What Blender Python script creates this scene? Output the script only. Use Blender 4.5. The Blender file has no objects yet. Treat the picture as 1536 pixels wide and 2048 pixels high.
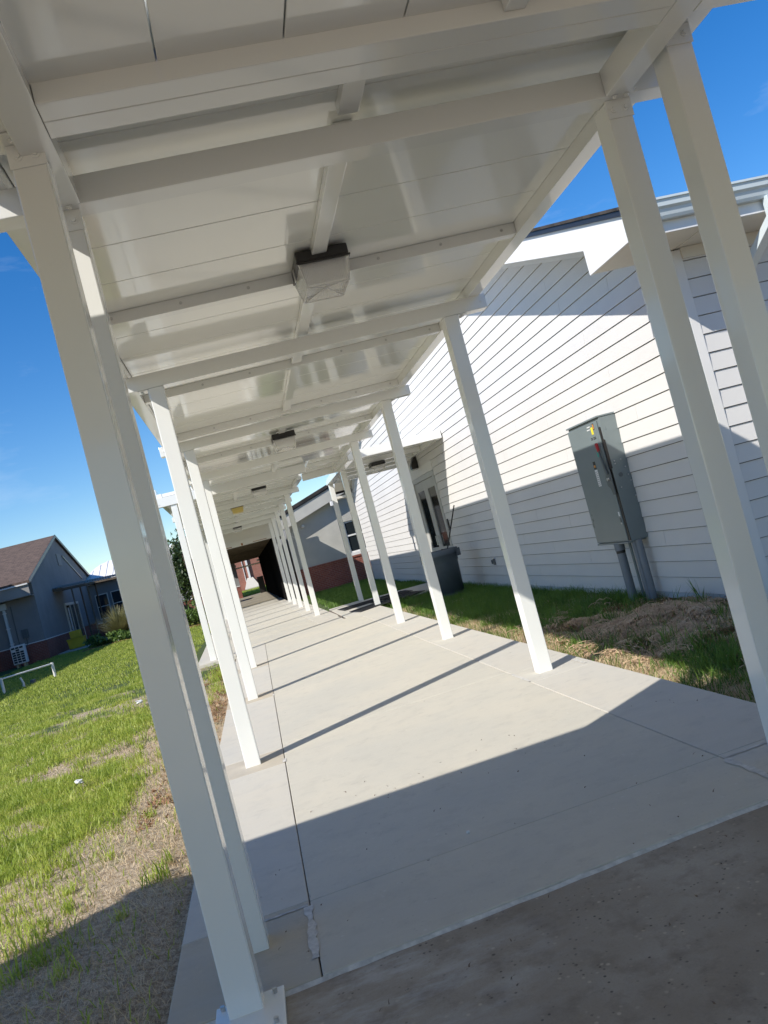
import bpy, bmesh, math, random
import numpy as np
from mathutils import Vector, Matrix

random.seed(7); rng = np.random.default_rng(11)
scene = bpy.context.scene
col = scene.collection
RAD = math.radians

# ------------------------------------------------------------------ camera
cam_d = bpy.data.cameras.new("camera")
cam_d.sensor_fit = 'VERTICAL'; cam_d.sensor_height = 36.0
cam_d.lens = 1684.8685 / 2048 * 36.0
cam_d.clip_start = 0.05; cam_d.clip_end = 3000
cam = bpy.data.objects.new("camera", cam_d); col.objects.link(cam)
_r = Vector((0.954216, -0.15345, -0.25676)); _u = Vector((0.248573, -0.070676, 0.966031)); _f = Vector((0.166384, 0.985626, 0.029297))
mw = Matrix(((_r.x, _u.x, -_f.x, -0.921425), (_r.y, _u.y, -_f.y, 0.0), (_r.z, _u.z, -_f.z, 1.517391), (0, 0, 0, 1)))
cam.matrix_world = mw
scene.camera = cam

# ------------------------------------------------------------------ light
LD = Vector((1.0, 0.63, -0.905)).normalized()          # direction the sunlight travels
ELEV = math.asin(-LD.z)
world = bpy.data.worlds.new("World"); scene.world = world; world.use_nodes = True
wn = world.node_tree; bg = wn.nodes["Background"]
sky = wn.nodes.new("ShaderNodeTexSky"); sky.sky_type = 'NISHITA'; sky.sun_disc = False
sky.sun_elevation = ELEV
sky.sun_rotation = math.atan2(-LD.x, -LD.y)             # azimuth of the sun, clockwise from +Y
sky.altitude = 0; sky.air_density = 1.0; sky.dust_density = 0.05; sky.ozone_density = 3.0
hs_ = wn.nodes.new("ShaderNodeHueSaturation"); hs_.inputs["Hue"].default_value = 0.508; hs_.inputs["Saturation"].default_value = 1.38; hs_.inputs["Value"].default_value = 1.12
wn.links.new(sky.outputs[0], hs_.inputs["Color"])
# thin high wisps over the whole sky
tcw = wn.nodes.new("ShaderNodeTexCoord"); mpw = wn.nodes.new("ShaderNodeMapping"); mpw.inputs["Scale"].default_value = (1.0, 2.2, 5.0)
nzw = wn.nodes.new("ShaderNodeTexNoise"); nzw.inputs["Scale"].default_value = 2.6; nzw.inputs["Detail"].default_value = 9; nzw.inputs["Roughness"].default_value = 0.62
wn.links.new(tcw.outputs["Generated"], mpw.inputs[0]); wn.links.new(mpw.outputs[0], nzw.inputs["Vector"])
rpw = wn.nodes.new("ShaderNodeMapRange"); rpw.inputs[1].default_value = 0.54; rpw.inputs[2].default_value = 0.78; rpw.inputs[3].default_value = 0.0; rpw.inputs[4].default_value = 0.22
wn.links.new(nzw.outputs["Fac"], rpw.inputs[0])
mxw = wn.nodes.new("ShaderNodeMix"); mxw.data_type = 'RGBA'; mxw.inputs[7].default_value = (7.5, 8.2, 9.2, 1)
wn.links.new(rpw.outputs[0], mxw.inputs[0]); wn.links.new(hs_.outputs[0], mxw.inputs[6])
wn.links.new(mxw.outputs[2], bg.inputs[0]); bg.inputs[1].default_value = 0.10
sun_d = bpy.data.lights.new("sun", 'SUN'); sun_d.energy = 4.2; sun_d.angle = RAD(0.53); sun_d.color = (1.0, 0.95, 0.87)
sun = bpy.data.objects.new("sun", sun_d); col.objects.link(sun)
sun.rotation_euler = LD.to_track_quat('-Z', 'Y').to_euler()
sun.location = (-30, -20, 30)
vs = scene.view_settings
vs.view_transform = 'Standard'; vs.look = 'None'; vs.exposure = 0.47; vs.gamma = 1.0; vs.use_curve_mapping = False
scene.cycles.max_bounces = 8; scene.cycles.diffuse_bounces = 5; scene.cycles.glossy_bounces = 4
scene.cycles.transmission_bounces = 6; scene.cycles.sample_clamp_indirect = 6.0
scene.cycles.use_denoising = True

# ------------------------------------------------------------------ materials
def newmat(name):
    m = bpy.data.materials.new(name); m.use_nodes = True
    nt = m.node_tree; b = nt.nodes["Principled BSDF"]
    return m, nt, b
def N(nt, t, **k):
    n = nt.nodes.new(t)
    for a, v in k.items(): setattr(n, a, v)
    return n
def pos(nt):
    return N(nt, "ShaderNodeNewGeometry").outputs["Position"]
def noise(nt, vec, scale, detail=4, rough=0.55):
    n = N(nt, "ShaderNodeTexNoise"); n.inputs["Scale"].default_value = scale
    n.inputs["Detail"].default_value = detail; n.inputs["Roughness"].default_value = rough
    nt.links.new(vec, n.inputs["Vector"]); return n.outputs["Fac"]
def ramp(nt, fac, stops):
    r = N(nt, "ShaderNodeValToRGB"); e = r.color_ramp.elements
    while len(e) < len(stops): e.new(0.5)
    for el, (p, c) in zip(e, stops):
        el.position = p; el.color = (c[0], c[1], c[2], 1) if not isinstance(c, (int, float)) else (c, c, c, 1)
    nt.links.new(fac, r.inputs["Fac"]); return r.outputs["Color"]
def mix(nt, fac, a, b, mode='MIX'):
    m = N(nt, "ShaderNodeMix", data_type='RGBA', blend_type=mode)
    for sock, v in ((m.inputs[0], fac), (m.inputs[6], a), (m.inputs[7], b)):
        if isinstance(v, (int, float)): sock.default_value = v
        elif isinstance(v, tuple): sock.default_value = (v[0], v[1], v[2], 1)
        else: nt.links.new(v, sock)
    return m.outputs[2]
def bump(nt, b, h, strength=0.3, dist=0.01):
    n = N(nt, "ShaderNodeBump"); n.inputs["Strength"].default_value = strength; n.inputs["Distance"].default_value = dist
    nt.links.new(h, n.inputs["Height"]); nt.links.new(n.outputs[0], b.inputs["Normal"])
def mapped(nt, sx, sy, sz):
    m = N(nt, "ShaderNodeMapping"); m.inputs["Scale"].default_value = (sx, sy, sz)
    nt.links.new(pos(nt), m.inputs["Vector"]); return m.outputs[0]
def M(name, c, rough=0.6, var=0.12, scale=3.0, bmp=0.0, bscale=80, metal=0.0, rvar=0.0):
    m, nt, b = newmat(name)
    p = pos(nt)
    f = noise(nt, p, scale, 5)
    lo = tuple(x * (1 - var) for x in c); hi = tuple(min(1, x * (1 + var)) for x in c)
    nt.links.new(ramp(nt, f, [(0.3, lo), (0.7, hi)]), b.inputs["Base Color"])
    b.inputs["Roughness"].default_value = rough; b.inputs["Metallic"].default_value = metal
    if rvar:
        rr = N(nt, "ShaderNodeMapRange"); rr.inputs[3].default_value = rough - rvar; rr.inputs[4].default_value = rough + rvar
        nt.links.new(noise(nt, p, scale * 2.3, 4), rr.inputs[0]); nt.links.new(rr.outputs[0], b.inputs["Roughness"])
    if bmp: bump(nt, b, noise(nt, p, bscale, 4), bmp, 0.004)
    return m

def concrete(name, base, warm, dark, stain_amt=0.5, fleck=0.12, streak=None):
    m, nt, b = newmat(name); p = pos(nt)
    big = noise(nt, p, 0.9, 6, 0.6); mid = noise(nt, p, 6.0, 6, 0.65); fine = noise(nt, p, 120, 4, 0.7)
    c = mix(nt, ramp(nt, big, [(0.38, 0.0), (0.62, 1.0)]), base, warm)
    c = mix(nt, ramp(nt, mid, [(0.50, 0.0), (0.74, stain_amt * 1.3)]), c, dark)
    c = mix(nt, ramp(nt, fine, [(0.3, 0.22), (0.55, 0.0)]), c, dark)
    st = mapped(nt, 0.6, 9.0, 1.0)
    c = mix(nt, ramp(nt, noise(nt, st, 2.0, 5), [(0.52, 0.0), (0.75, 0.25)]), c, tuple(x * 1.12 for x in base))
    v = N(nt, "ShaderNodeTexVoronoi"); v.inputs["Scale"].default_value = 7.0; nt.links.new(p, v.inputs["Vector"])
    spot = ramp(nt, v.outputs["Distance"], [(0.035, 1.0), (0.07, 0.0)])
    gate = ramp(nt, noise(nt, p, 1.7, 3), [(0.55, 0.0), (0.62, 0.8)])
    sm = N(nt, "ShaderNodeMath", operation='MULTIPLY'); nt.links.new(spot, sm.inputs[0]); nt.links.new(gate, sm.inputs[1])
    c = mix(nt, sm.outputs[0], c, tuple(x * 0.35 for x in dark))
    for sc_, lim, colr, gs in ((24.0, 0.22, tuple(min(0.75, x * 1.7) for x in base), 5.0), (34.0, 0.22, tuple(x * 0.45 for x in dark), 7.0), (16.0, 0.10, tuple(x * 0.5 for x in dark), 2.5)):
        vv = N(nt, "ShaderNodeTexVoronoi"); vv.inputs["Scale"].default_value = sc_; nt.links.new(p, vv.inputs["Vector"])
        a1 = ramp(nt, vv.outputs["Distance"], [(lim * 0.5, 1.0), (lim, 0.0)])
        a2 = ramp(nt, noise(nt, p, gs, 4), [(0.48, 0.0), (0.62, fleck)])
        mm = N(nt, "ShaderNodeMath", operation='MULTIPLY'); nt.links.new(a1, mm.inputs[0]); nt.links.new(a2, mm.inputs[1])
        c = mix(nt, mm.outputs[0], c, colr)
    sm2 = ramp(nt, noise(nt, mapped(nt, 1.0, 1.5, 1.0), 4.2, 8, 0.75), [(0.58, 0.0), (0.70, 0.38)])
    c = mix(nt, sm2, c, tuple(x * 0.72 for x in dark))
    if streak:
        vm = N(nt, "ShaderNodeVectorMath", operation='DISTANCE'); nt.links.new(p, vm.inputs[0]); vm.inputs[1].default_value = streak
        fo = N(nt, "ShaderNodeMapRange"); fo.inputs[1].default_value = 0.15; fo.inputs[2].default_value = 0.75; fo.inputs[3].default_value = 1.0; fo.inputs[4].default_value = 0.0
        nt.links.new(vm.outputs["Value"], fo.inputs[0])
        st2 = ramp(nt, noise(nt, mapped(nt, 1.0, 2.4, 1.0), 3.0, 8, 0.68), [(0.46, 0.0), (0.66, 0.55)])
        mm = N(nt, "ShaderNodeMath", operation='MULTIPLY'); nt.links.new(fo.outputs[0], mm.inputs[0]); nt.links.new(st2, mm.inputs[1])
        c = mix(nt, mm.outputs[0], c, (0.58, 0.57, 0.55))
    nt.links.new(c, b.inputs["Base Color"]); b.inputs["Roughness"].default_value = 0.85
    bump(nt, b, fine, 0.35, 0.003)
    return m

def siding_mat(name, c):
    m, nt, b = newmat(name)
    s = mapped(nt, 2.0, 2.0, 60.0)
    g = noise(nt, s, 3.0, 6, 0.7); w = noise(nt, pos(nt), 0.8, 4)
    nt.links.new(mix(nt, ramp(nt, w, [(0.3, 0.0), (0.7, 1.0)]), tuple(x * 0.94 for x in c), c), b.inputs["Base Color"])
    b.inputs["Roughness"].default_value = 0.55
    bump(nt, b, g, 0.28, 0.003); return m

def brick_mat(name, c1, c2, mortar, sc=1.0):
    m, nt, b = newmat(name)
    sp = N(nt, "ShaderNodeSeparateXYZ"); nt.links.new(pos(nt), sp.inputs[0])
    ad = N(nt, "ShaderNodeMath", operation='ADD'); nt.links.new(sp.outputs[0], ad.inputs[0]); nt.links.new(sp.outputs[1], ad.inputs[1])
    cb = N(nt, "ShaderNodeCombineXYZ"); nt.links.new(ad.outputs[0], cb.inputs[0]); nt.links.new(sp.outputs[2], cb.inputs[1])
    t = N(nt, "ShaderNodeTexBrick"); nt.links.new(cb.outputs[0], t.inputs["Vector"])
    t.inputs["Color1"].default_value = (*c1, 1); t.inputs["Color2"].default_value = (*c2, 1); t.inputs["Mortar"].default_value = (*mortar, 1)
    t.inputs["Scale"].default_value = 1.0; t.inputs["Brick Width"].default_value = 0.215 * sc; t.inputs["Row Height"].default_value = 0.077 * sc
    t.inputs["Mortar Size"].default_value = 0.006 * sc; t.inputs["Mortar Smooth"].default_value = 0.2
    cc = mix(nt, ramp(nt, noise(nt, pos(nt), 2.5, 5), [(0.3, 0.0), (0.7, 0.5)]), t.outputs["Color"], tuple(x * 0.6 for x in c1))
    nt.links.new(cc, b.inputs["Base Color"]); b.inputs["Roughness"].default_value = 0.85
    bump(nt, b, t.outputs["Fac"], -0.5, 0.01); return m

def shingle_mat(name, c):
    m, nt, b = newmat(name)
    sp = N(nt, "ShaderNodeSeparateXYZ"); nt.links.new(pos(nt), sp.inputs[0])
    cb = N(nt, "ShaderNodeCombineXYZ"); nt.links.new(sp.outputs[0], cb.inputs[0]); nt.links.new(sp.outputs[1], cb.inputs[1])
    t = N(nt, "ShaderNodeTexBrick"); nt.links.new(cb.outputs[0], t.inputs["Vector"])
    t.inputs["Color1"].default_value = (*c, 1); t.inputs["Color2"].default_value = (*[x * 0.62 for x in c], 1); t.inputs["Mortar"].default_value = (*[x * 0.35 for x in c], 1)
    t.inputs["Scale"].default_value = 1.0; t.inputs["Brick Width"].default_value = 0.33; t.inputs["Row Height"].default_value = 0.16; t.inputs["Mortar Size"].default_value = 0.012
    cc = mix(nt, ramp(nt, noise(nt, pos(nt), 5, 6), [(0.35, 0.0), (0.7, 0.6)]), t.outputs["Color"], tuple(x * 1.5 for x in c))
    nt.links.new(cc, b.inputs["Base Color"]); b.inputs["Roughness"].default_value = 0.95
    bump(nt, b, t.outputs["Fac"], -0.6, 0.02); return m

def blade_mat(name, stops, scale=3.0, rough=0.5, trans=0.25):
    m, nt, b = newmat(name); p = pos(nt)
    f = noise(nt, p, scale, 4, 0.6); g = noise(nt, p, 55.0, 3, 0.6)
    ad = N(nt, "ShaderNodeMath", operation='ADD'); nt.links.new(f, ad.inputs[0]); nt.links.new(g, ad.inputs[1])
    ml = N(nt, "ShaderNodeMath", operation='MULTIPLY'); nt.links.new(ad.outputs[0], ml.inputs[0]); ml.inputs[1].default_value = 0.5
    c = ramp(nt, ml.outputs[0], stops)
    nt.links.new(c, b.inputs["Base Color"]); b.inputs["Roughness"].default_value = rough
    tr = N(nt, "ShaderNodeBsdfTranslucent"); nt.links.new(c, tr.inputs[0])
    mx = N(nt, "ShaderNodeMixShader"); mx.inputs[0].default_value = trans
    nt.links.new(b.outputs[0], mx.inputs[1]); nt.links.new(tr.outputs[0], mx.inputs[2])
    nt.links.new(mx.outputs[0], nt.nodes["Material Output"].inputs[0]); return m

def ground_mat():
    m, nt, b = newmat("lawn_soil"); p = pos(nt)
    f = noise(nt, p, 1.1, 6, 0.65); g = noise(nt, p, 26, 5, 0.7); fine = noise(nt, p, 140, 4, 0.7)
    soil = mix(nt, ramp(nt, g, [(0.35, 0.0), (0.65, 1.0)]), (0.34, 0.25, 0.155), (0.72, 0.60, 0.43))
    soil = mix(nt, ramp(nt, fine, [(0.35, 0.7), (0.55, 0.0)]), soil, (0.09, 0.06, 0.04))
    grn = mix(nt, ramp(nt, g, [(0.3, 0.0), (0.7, 1.0)]), (0.035, 0.06, 0.014), (0.09, 0.13, 0.03))
    sp = N(nt, "ShaderNodeSeparateXYZ"); nt.links.new(p, sp.inputs[0])
    d = N(nt, "ShaderNodeMapRange"); d.inputs[1].default_value = 9.0; d.inputs[2].default_value = 24.0
    d.inputs[3].default_value = -0.12; d.inputs[4].default_value = 0.30
    nt.links.new(sp.outputs[1], d.inputs[0])
    ad = N(nt, "ShaderNodeMath", operation='ADD'); nt.links.new(f, ad.inputs[0]); nt.links.new(d.outputs[0], ad.inputs[1])
    c = mix(nt, ramp(nt, ad.outputs[0], [(0.46, 0.0), (0.58, 1.0)]), soil, grn)
    nt.links.new(c, b.inputs["Base Color"]); b.inputs["Roughness"].default_value = 0.95
    bump(nt, b, g, 0.8, 0.03); return m

def glossy_white(name, c, rough, bscale=1.6, bstr=0.05):
    m, nt, b = newmat(name); p = pos(nt)
    w = noise(nt, p, 0.7, 3, 0.5)
    cc = mix(nt, ramp(nt, w, [(0.3, 0.0), (0.7, 1.0)]), tuple(x * 0.97 for x in c), c)
    sf = ramp(nt, noise(nt, mapped(nt, 22.0, 22.0, 3.5), 1.0, 6, 0.7), [(0.68, 0.0), (0.78, 0.16)])
    cc = mix(nt, sf, cc, (0.42, 0.40, 0.36))
    nt.links.new(cc, b.inputs["Base Color"])
    b.inputs["Roughness"].default_value = rough
    b.inputs["Specular IOR Level"].default_value = 0.5
    bump(nt, b, noise(nt, p, bscale, 1), bstr, 0.05); return m

WHITE = glossy_white("white_powder_coat", (0.82, 0.82, 0.785), 0.20)
PANEL = glossy_white("white_roof_panel", (0.87, 0.868, 0.825), 0.11, 1.1, 0.07)
for _m in (WHITE, PANEL):
    _b = _m.node_tree.nodes["Principled BSDF"]; _b.inputs["Coat Weight"].default_value = 0.5; _b.inputs["Coat Roughness"].default_value = 0.06
OLDWHITE = glossy_white("aged_white_paint", (0.66, 0.63, 0.56), 0.40)
SIDING = siding_mat("white_lap_siding", (0.68, 0.665, 0.645))
LAPSHADE = M("lap_shadow_dark", (0.10, 0.10, 0.10), 0.9, 0.1, 2)  # near-black backing seen between boards, stands in for the lap shadow
TRIM = M("white_trim_paint", (0.73, 0.72, 0.70), 0.5, 0.03, 1.5)
SOFFIT = M("cream_soffit", (0.66, 0.62, 0.54), 0.6, 0.05, 1.2)
CONC = concrete("new_concrete", (0.525, 0.50, 0.43), (0.575, 0.535, 0.445), (0.44, 0.415, 0.36), 0.4, 0.20)
CONC2 = concrete("edge_concrete", (0.54, 0.515, 0.455), (0.57, 0.53, 0.45), (0.45, 0.43, 0.385), 0.4)
POCKET = concrete("pocket_concrete", (0.47, 0.43, 0.36), (0.50, 0.43, 0.32), (0.40, 0.36, 0.30), 0.4)
OLDCONC = concrete("old_concrete", (0.285, 0.235, 0.175), (0.40, 0.355, 0.29), (0.165, 0.13, 0.095), 0.6, 0.95, (-0.80, 3.08, 0.0))
GROUT = M("pale_grout", (0.56, 0.54, 0.50), 0.9, 0.2, 30, 0.4)
JOINT = M("dark_joint", (0.18, 0.15, 0.125), 0.95, 0.3, 20)
GROUND = ground_mat()
GRASS = blade_mat("green_grass", [(0.32, (0.13, 0.20, 0.025)), (0.44, (0.30, 0.40, 0.05)), (0.55, (0.48, 0.54, 0.10)), (0.68, (0.66, 0.60, 0.24))], trans=0.42)
LUSH = blade_mat("lush_grass", [(0.3, (0.06, 0.13, 0.02)), (0.5, (0.13, 0.24, 0.035)), (0.7, (0.24, 0.34, 0.06))], trans=0.35)
STRAW = blade_mat("dry_straw", [(0.3, (0.26, 0.17, 0.09)), (0.46, (0.56, 0.42, 0.25)), (0.66, (0.82, 0.69, 0.45))], trans=0.1)
HAY = blade_mat("brown_clippings", [(0.3, (0.15, 0.09, 0.05)), (0.47, (0.46, 0.31, 0.19)), (0.66, (0.74, 0.56, 0.37))], 5.0, 0.7, 0.05)
MULCHM = blade_mat("bark_chips", [(0.3, (0.16, 0.075, 0.035)), (0.5, (0.33, 0.18, 0.09)), (0.7, (0.50, 0.32, 0.18))], trans=0.0, rough=0.8)
LEAF = blade_mat("dark_leaves", [(0.3, (0.02, 0.035, 0.012)), (0.5, (0.045, 0.075, 0.022)), (0.7, (0.09, 0.13, 0.04))], 1.5, 0.35, 0.15)
SHRUB = blade_mat("shrub_leaves", [(0.3, (0.05, 0.10, 0.02)), (0.5, (0.11, 0.19, 0.04)), (0.7, (0.22, 0.30, 0.07))], 1.5, 0.4, 0.2)
TUFT = blade_mat("tan_grass", [(0.3, (0.13, 0.14, 0.05)), (0.5, (0.27, 0.26, 0.11)), (0.7, (0.42, 0.37, 0.19))], 2.0, 0.5, 0.2)
BARK = M("bark", (0.16, 0.11, 0.08), 0.9, 0.3, 12, 0.6, 30)
BLACK = M("black_metal", (0.018, 0.016, 0.015), 0.38, 0.2, 4)
BLACKP = M("black_rubber", (0.022, 0.022, 0.024), 0.7, 0.3, 8, 0.4, 120)
SCREEN = M("passage_shade_black", (0.012, 0.012, 0.012), 1.0, 0.2, 4); SCREEN.node_tree.nodes["Principled BSDF"].inputs["Specular IOR Level"].default_value = 0.0  # black without sheen: the passage wall's shade put into the colour
GUTTER = M("pale_gutter_metal", (0.56, 0.62, 0.64), 0.35, 0.04, 2)
ROOFDARK = shingle_mat("dark_shingles", (0.05, 0.042, 0.038))
ROOFBROWN = shingle_mat("brown_shingles", (0.125, 0.085, 0.065))
DRIP = M("dark_drip_edge", (0.02, 0.022, 0.03), 0.4, 0.1, 3)
BOXGREY = M("grey_enamel", (0.17, 0.205, 0.212), 0.30, 0.05, 1.5, rvar=0.06)
BOXDARK = M("dark_grey_metal", (0.10, 0.115, 0.12), 0.35, 0.08, 3)
STEEL = M("zinc_steel", (0.55, 0.55, 0.54), 0.30, 0.08, 10, metal=0.9)
PVC = M("grey_conduit", (0.17, 0.19, 0.215), 0.45, 0.08, 4)
RED = M("red_plastic", (0.50, 0.025, 0.03), 0.4, 0.05, 4)
GREEN = M("green_label", (0.0, 0.42, 0.33), 0.5, 0.03, 4)
YELLOW = M("yellow_sticker", (0.80, 0.66, 0.02), 0.5, 0.03, 4)
PAPER = M("white_label", (0.72, 0.72, 0.72), 0.6, 0.06, 40)
INK = M("black_print", (0.03, 0.03, 0.03), 0.6, 0.1, 10)
ORANGE = M("orange_print", (0.62, 0.27, 0.05), 0.6, 0.1, 10)
BIN = M("slate_plastic", (0.075, 0.095, 0.115), 0.5, 0.12, 3, 0.15, 60)
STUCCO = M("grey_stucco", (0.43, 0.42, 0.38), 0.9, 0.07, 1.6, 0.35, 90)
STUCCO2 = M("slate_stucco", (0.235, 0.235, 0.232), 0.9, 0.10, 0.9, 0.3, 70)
FASCIA2 = M("grey_fascia", (0.30, 0.29, 0.27), 0.8, 0.08, 1.2)
BRICK = brick_mat("red_brick", (0.30, 0.085, 0.055), (0.22, 0.06, 0.045), (0.30, 0.24, 0.20))
BRICKFAR = brick_mat("far_brick", (0.37, 0.145, 0.10), (0.31, 0.115, 0.08), (0.33, 0.24, 0.19))
SHADEBRICK = brick_mat("shaded_brick", (0.06, 0.035, 0.03), (0.045, 0.03, 0.025), (0.05, 0.045, 0.04))  # side brick darkened for the shade under the old canopy
GLASS = M("dark_glass", (0.02, 0.026, 0.03), 0.05, 0.1, 0.5)
DOORP = M("grey_door_paint", (0.47, 0.47, 0.45), 0.45, 0.05, 2)
OLDWOOD = M("weathered_joist", (0.15, 0.115, 0.075), 0.8, 0.25, 3, 0.3, 40)
CORR = M("brown_sheet_metal", (0.12, 0.09, 0.06), 0.6, 0.25, 2)
RUST = M("rust", (0.32, 0.12, 0.03), 0.85, 0.4, 12)
WHITEROOF = M("white_metal_roof", (0.85, 0.83, 0.80), 0.5, 0.06, 0.8)
CRATE = M("yellow_plastic", (0.58, 0.40, 0.02), 0.5, 0.1, 3)
PINE = M("pine_board", (0.52, 0.40, 0.22), 0.7, 0.15, 6)
AMBER = M("amber_lens", (0.62, 0.47, 0.13), 0.35, 0.1, 6)  # even amber lens colour, no emission
def lens_mat():
    m, nt, b = newmat("acrylic_lens")
    b.inputs["Base Color"].default_value = (0.93, 0.92, 0.90, 1); b.inputs["Roughness"].default_value = 0.07
    b.inputs["Transmission Weight"].default_value = 0.72; b.inputs["IOR"].default_value = 1.25
    w = N(nt, "ShaderNodeTexWave"); w.inputs["Scale"].default_value = 28; w.inputs["Distortion"].default_value = 1.5; nt.links.new(pos(nt), w.inputs["Vector"])
    bump(nt, b, w.outputs["Fac"], 0.25, 0.004); return m
LENS = lens_mat()

# ------------------------------------------------------------------ geometry helpers
OFF = {}
class MB:
    def __init__(s): s.v = []; s.f = []
    def add(s, vs_, fs):
        n = len(s.v); s.v += [tuple(p) for p in vs_]; s.f += [tuple(i + n for i in f) for f in fs]; return s
    def box(s, x0, x1, y0, y1, z0, z1):
        if x0 > x1: x0, x1 = x1, x0
        if y0 > y1: y0, y1 = y1, y0
        return s.add([(x0, y0, z0), (x1, y0, z0), (x1, y1, z0), (x0, y1, z0), (x0, y0, z1), (x1, y0, z1), (x1, y1, z1), (x0, y1, z1)],
                     [(0, 3, 2, 1), (4, 5, 6, 7), (0, 1, 5, 4), (1, 2, 6, 5), (2, 3, 7, 6), (3, 0, 4, 7)])
    def prism(s, poly, axis, a, b):
        # poly in the two remaining axes (in x,y,z order), extruded along axis from a to b
        n = len(poly)
        def mk(t):
            out = []
            for p, q in poly:
                out.append((t, p, q) if axis == 0 else ((p, t, q) if axis == 1 else (p, q, t)))
            return out
        fs = [tuple(range(n)), tuple(range(2 * n - 1, n - 1, -1))] + [(i, i + n, (i + 1) % n + n, (i + 1) % n) for i in range(n)]
        return s.add(mk(a) + mk(b), fs)
    def tube(s, p0, p1, r0, r1=None, n=12, caps=True):
        r1 = r0 if r1 is None else r1
        p0 = Vector(p0); p1 = Vector(p1); d = (p1 - p0).normalized()
        a = d.orthogonal().normalized(); b = d.cross(a); vs_ = []
        for p, r in ((p0, r0), (p1, r1)):
            for k in range(n):
                t = 2 * math.pi * k / n; vs_.append(p + a * (r * math.cos(t)) + b * (r * math.sin(t)))
        fs = [(k, (k + 1) % n, (k + 1) % n + n, k + n) for k in range(n)]
        if caps: fs += [tuple(range(n - 1, -1, -1)), tuple(range(n, 2 * n))]
        return s.add(vs_, fs)
    def lathe(s, c, prof, n=28):
        vs_ = []
        for r, z in prof:
            for k in range(n):
                t = 2 * math.pi * k / n; vs_.append((c[0] + r * math.cos(t), c[1] + r * math.sin(t), c[2] + z))
        fs = []
        for j in range(len(prof) - 1):
            for k in range(n): fs.append((j * n + k, j * n + (k + 1) % n, (j + 1) * n + (k + 1) % n, (j + 1) * n + k))
        return s.add(vs_, fs)
    def build(s, name, mat, parent=None, bevel=0.0, smooth=False, xf=None, seg=2):
        o3 = OFF.get(parent.name, (0, 0, 0)) if parent else (0, 0, 0)
        vv = [xf(p) for p in s.v] if xf else s.v
        vv = [(p[0] - o3[0], p[1] - o3[1], p[2] - o3[2]) for p in vv]
        me = bpy.data.meshes.new(name); me.from_pydata(vv, [], s.f)
        bm = bmesh.new(); bm.from_mesh(me)
        bmesh.ops.recalc_face_normals(bm, faces=bm.faces)
        if bevel:
            es = [e for e in bm.edges if len(e.link_faces) == 2 and e.calc_face_angle(0) > 0.5]
            bmesh.ops.bevel(bm, geom=es, offset=bevel, segments=seg, profile=0.5, affect='EDGES', clamp_overlap=True)
        bm.to_mesh(me); bm.free()
        if smooth:
            me.polygons.foreach_set("use_smooth", [True] * len(me.polygons))
        me.materials.append(mat)
        o = bpy.data.objects.new(name, me); col.objects.link(o)
        if parent: o.parent = parent; OFF[o.name] = o3
        return o

def tag(o, label, cat=None, group=None):
    o["label"] = label
    if cat: o["category"] = cat
    if group: o["group"] = group
    return o
def thing(name, label, cat, loc=(0, 0, 0), rotz=0.0, group=None, local=False):
    o = bpy.data.objects.new(name, None); col.objects.link(o); o.empty_display_size = 0.3
    o.location = loc; o.rotation_euler = (0, 0, rotz); OFF[o.name] = (0, 0, 0) if local else tuple(loc)
    return tag(o, label, cat, group)
def struct(o, kind="structure"):
    o["kind"] = kind; return o
def B(*a): return MB().box(*a)

# ------------------------------------------------------------------ ground
gx = np.concatenate([np.linspace(-400, -14, 10), np.linspace(-13, 7, 81), np.linspace(9, 400, 10)])
gy = np.concatenate([np.linspace(-120, 1, 8), np.linspace(1.5, 46, 179), np.linspace(48, 900, 14)])
XX, YY = np.meshgrid(gx, gy)
def vnoise(x, y, seed=0):
    r = np.random.default_rng(seed).random((64, 64))
    xi = np.floor(x).astype(int); yi = np.floor(y).astype(int); fx = x - xi; fy = y - yi
    fx = fx * fx * (3 - 2 * fx); fy = fy * fy * (3 - 2 * fy)
    g = lambda a, b: r[np.mod(a, 64), np.mod(b, 64)]
    return (g(xi, yi) * (1 - fx) + g(xi + 1, yi) * fx) * (1 - fy) + (g(xi, yi + 1) * (1 - fx) + g(xi + 1, yi + 1) * fx) * fy
def fbm(x, y, seed=0):
    return vnoise(x, y, seed) * 0.55 + vnoise(x * 2.1, y * 2.1, seed + 1) * 0.3 + vnoise(x * 4.3, y * 4.3, seed + 2) * 0.15
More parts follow.
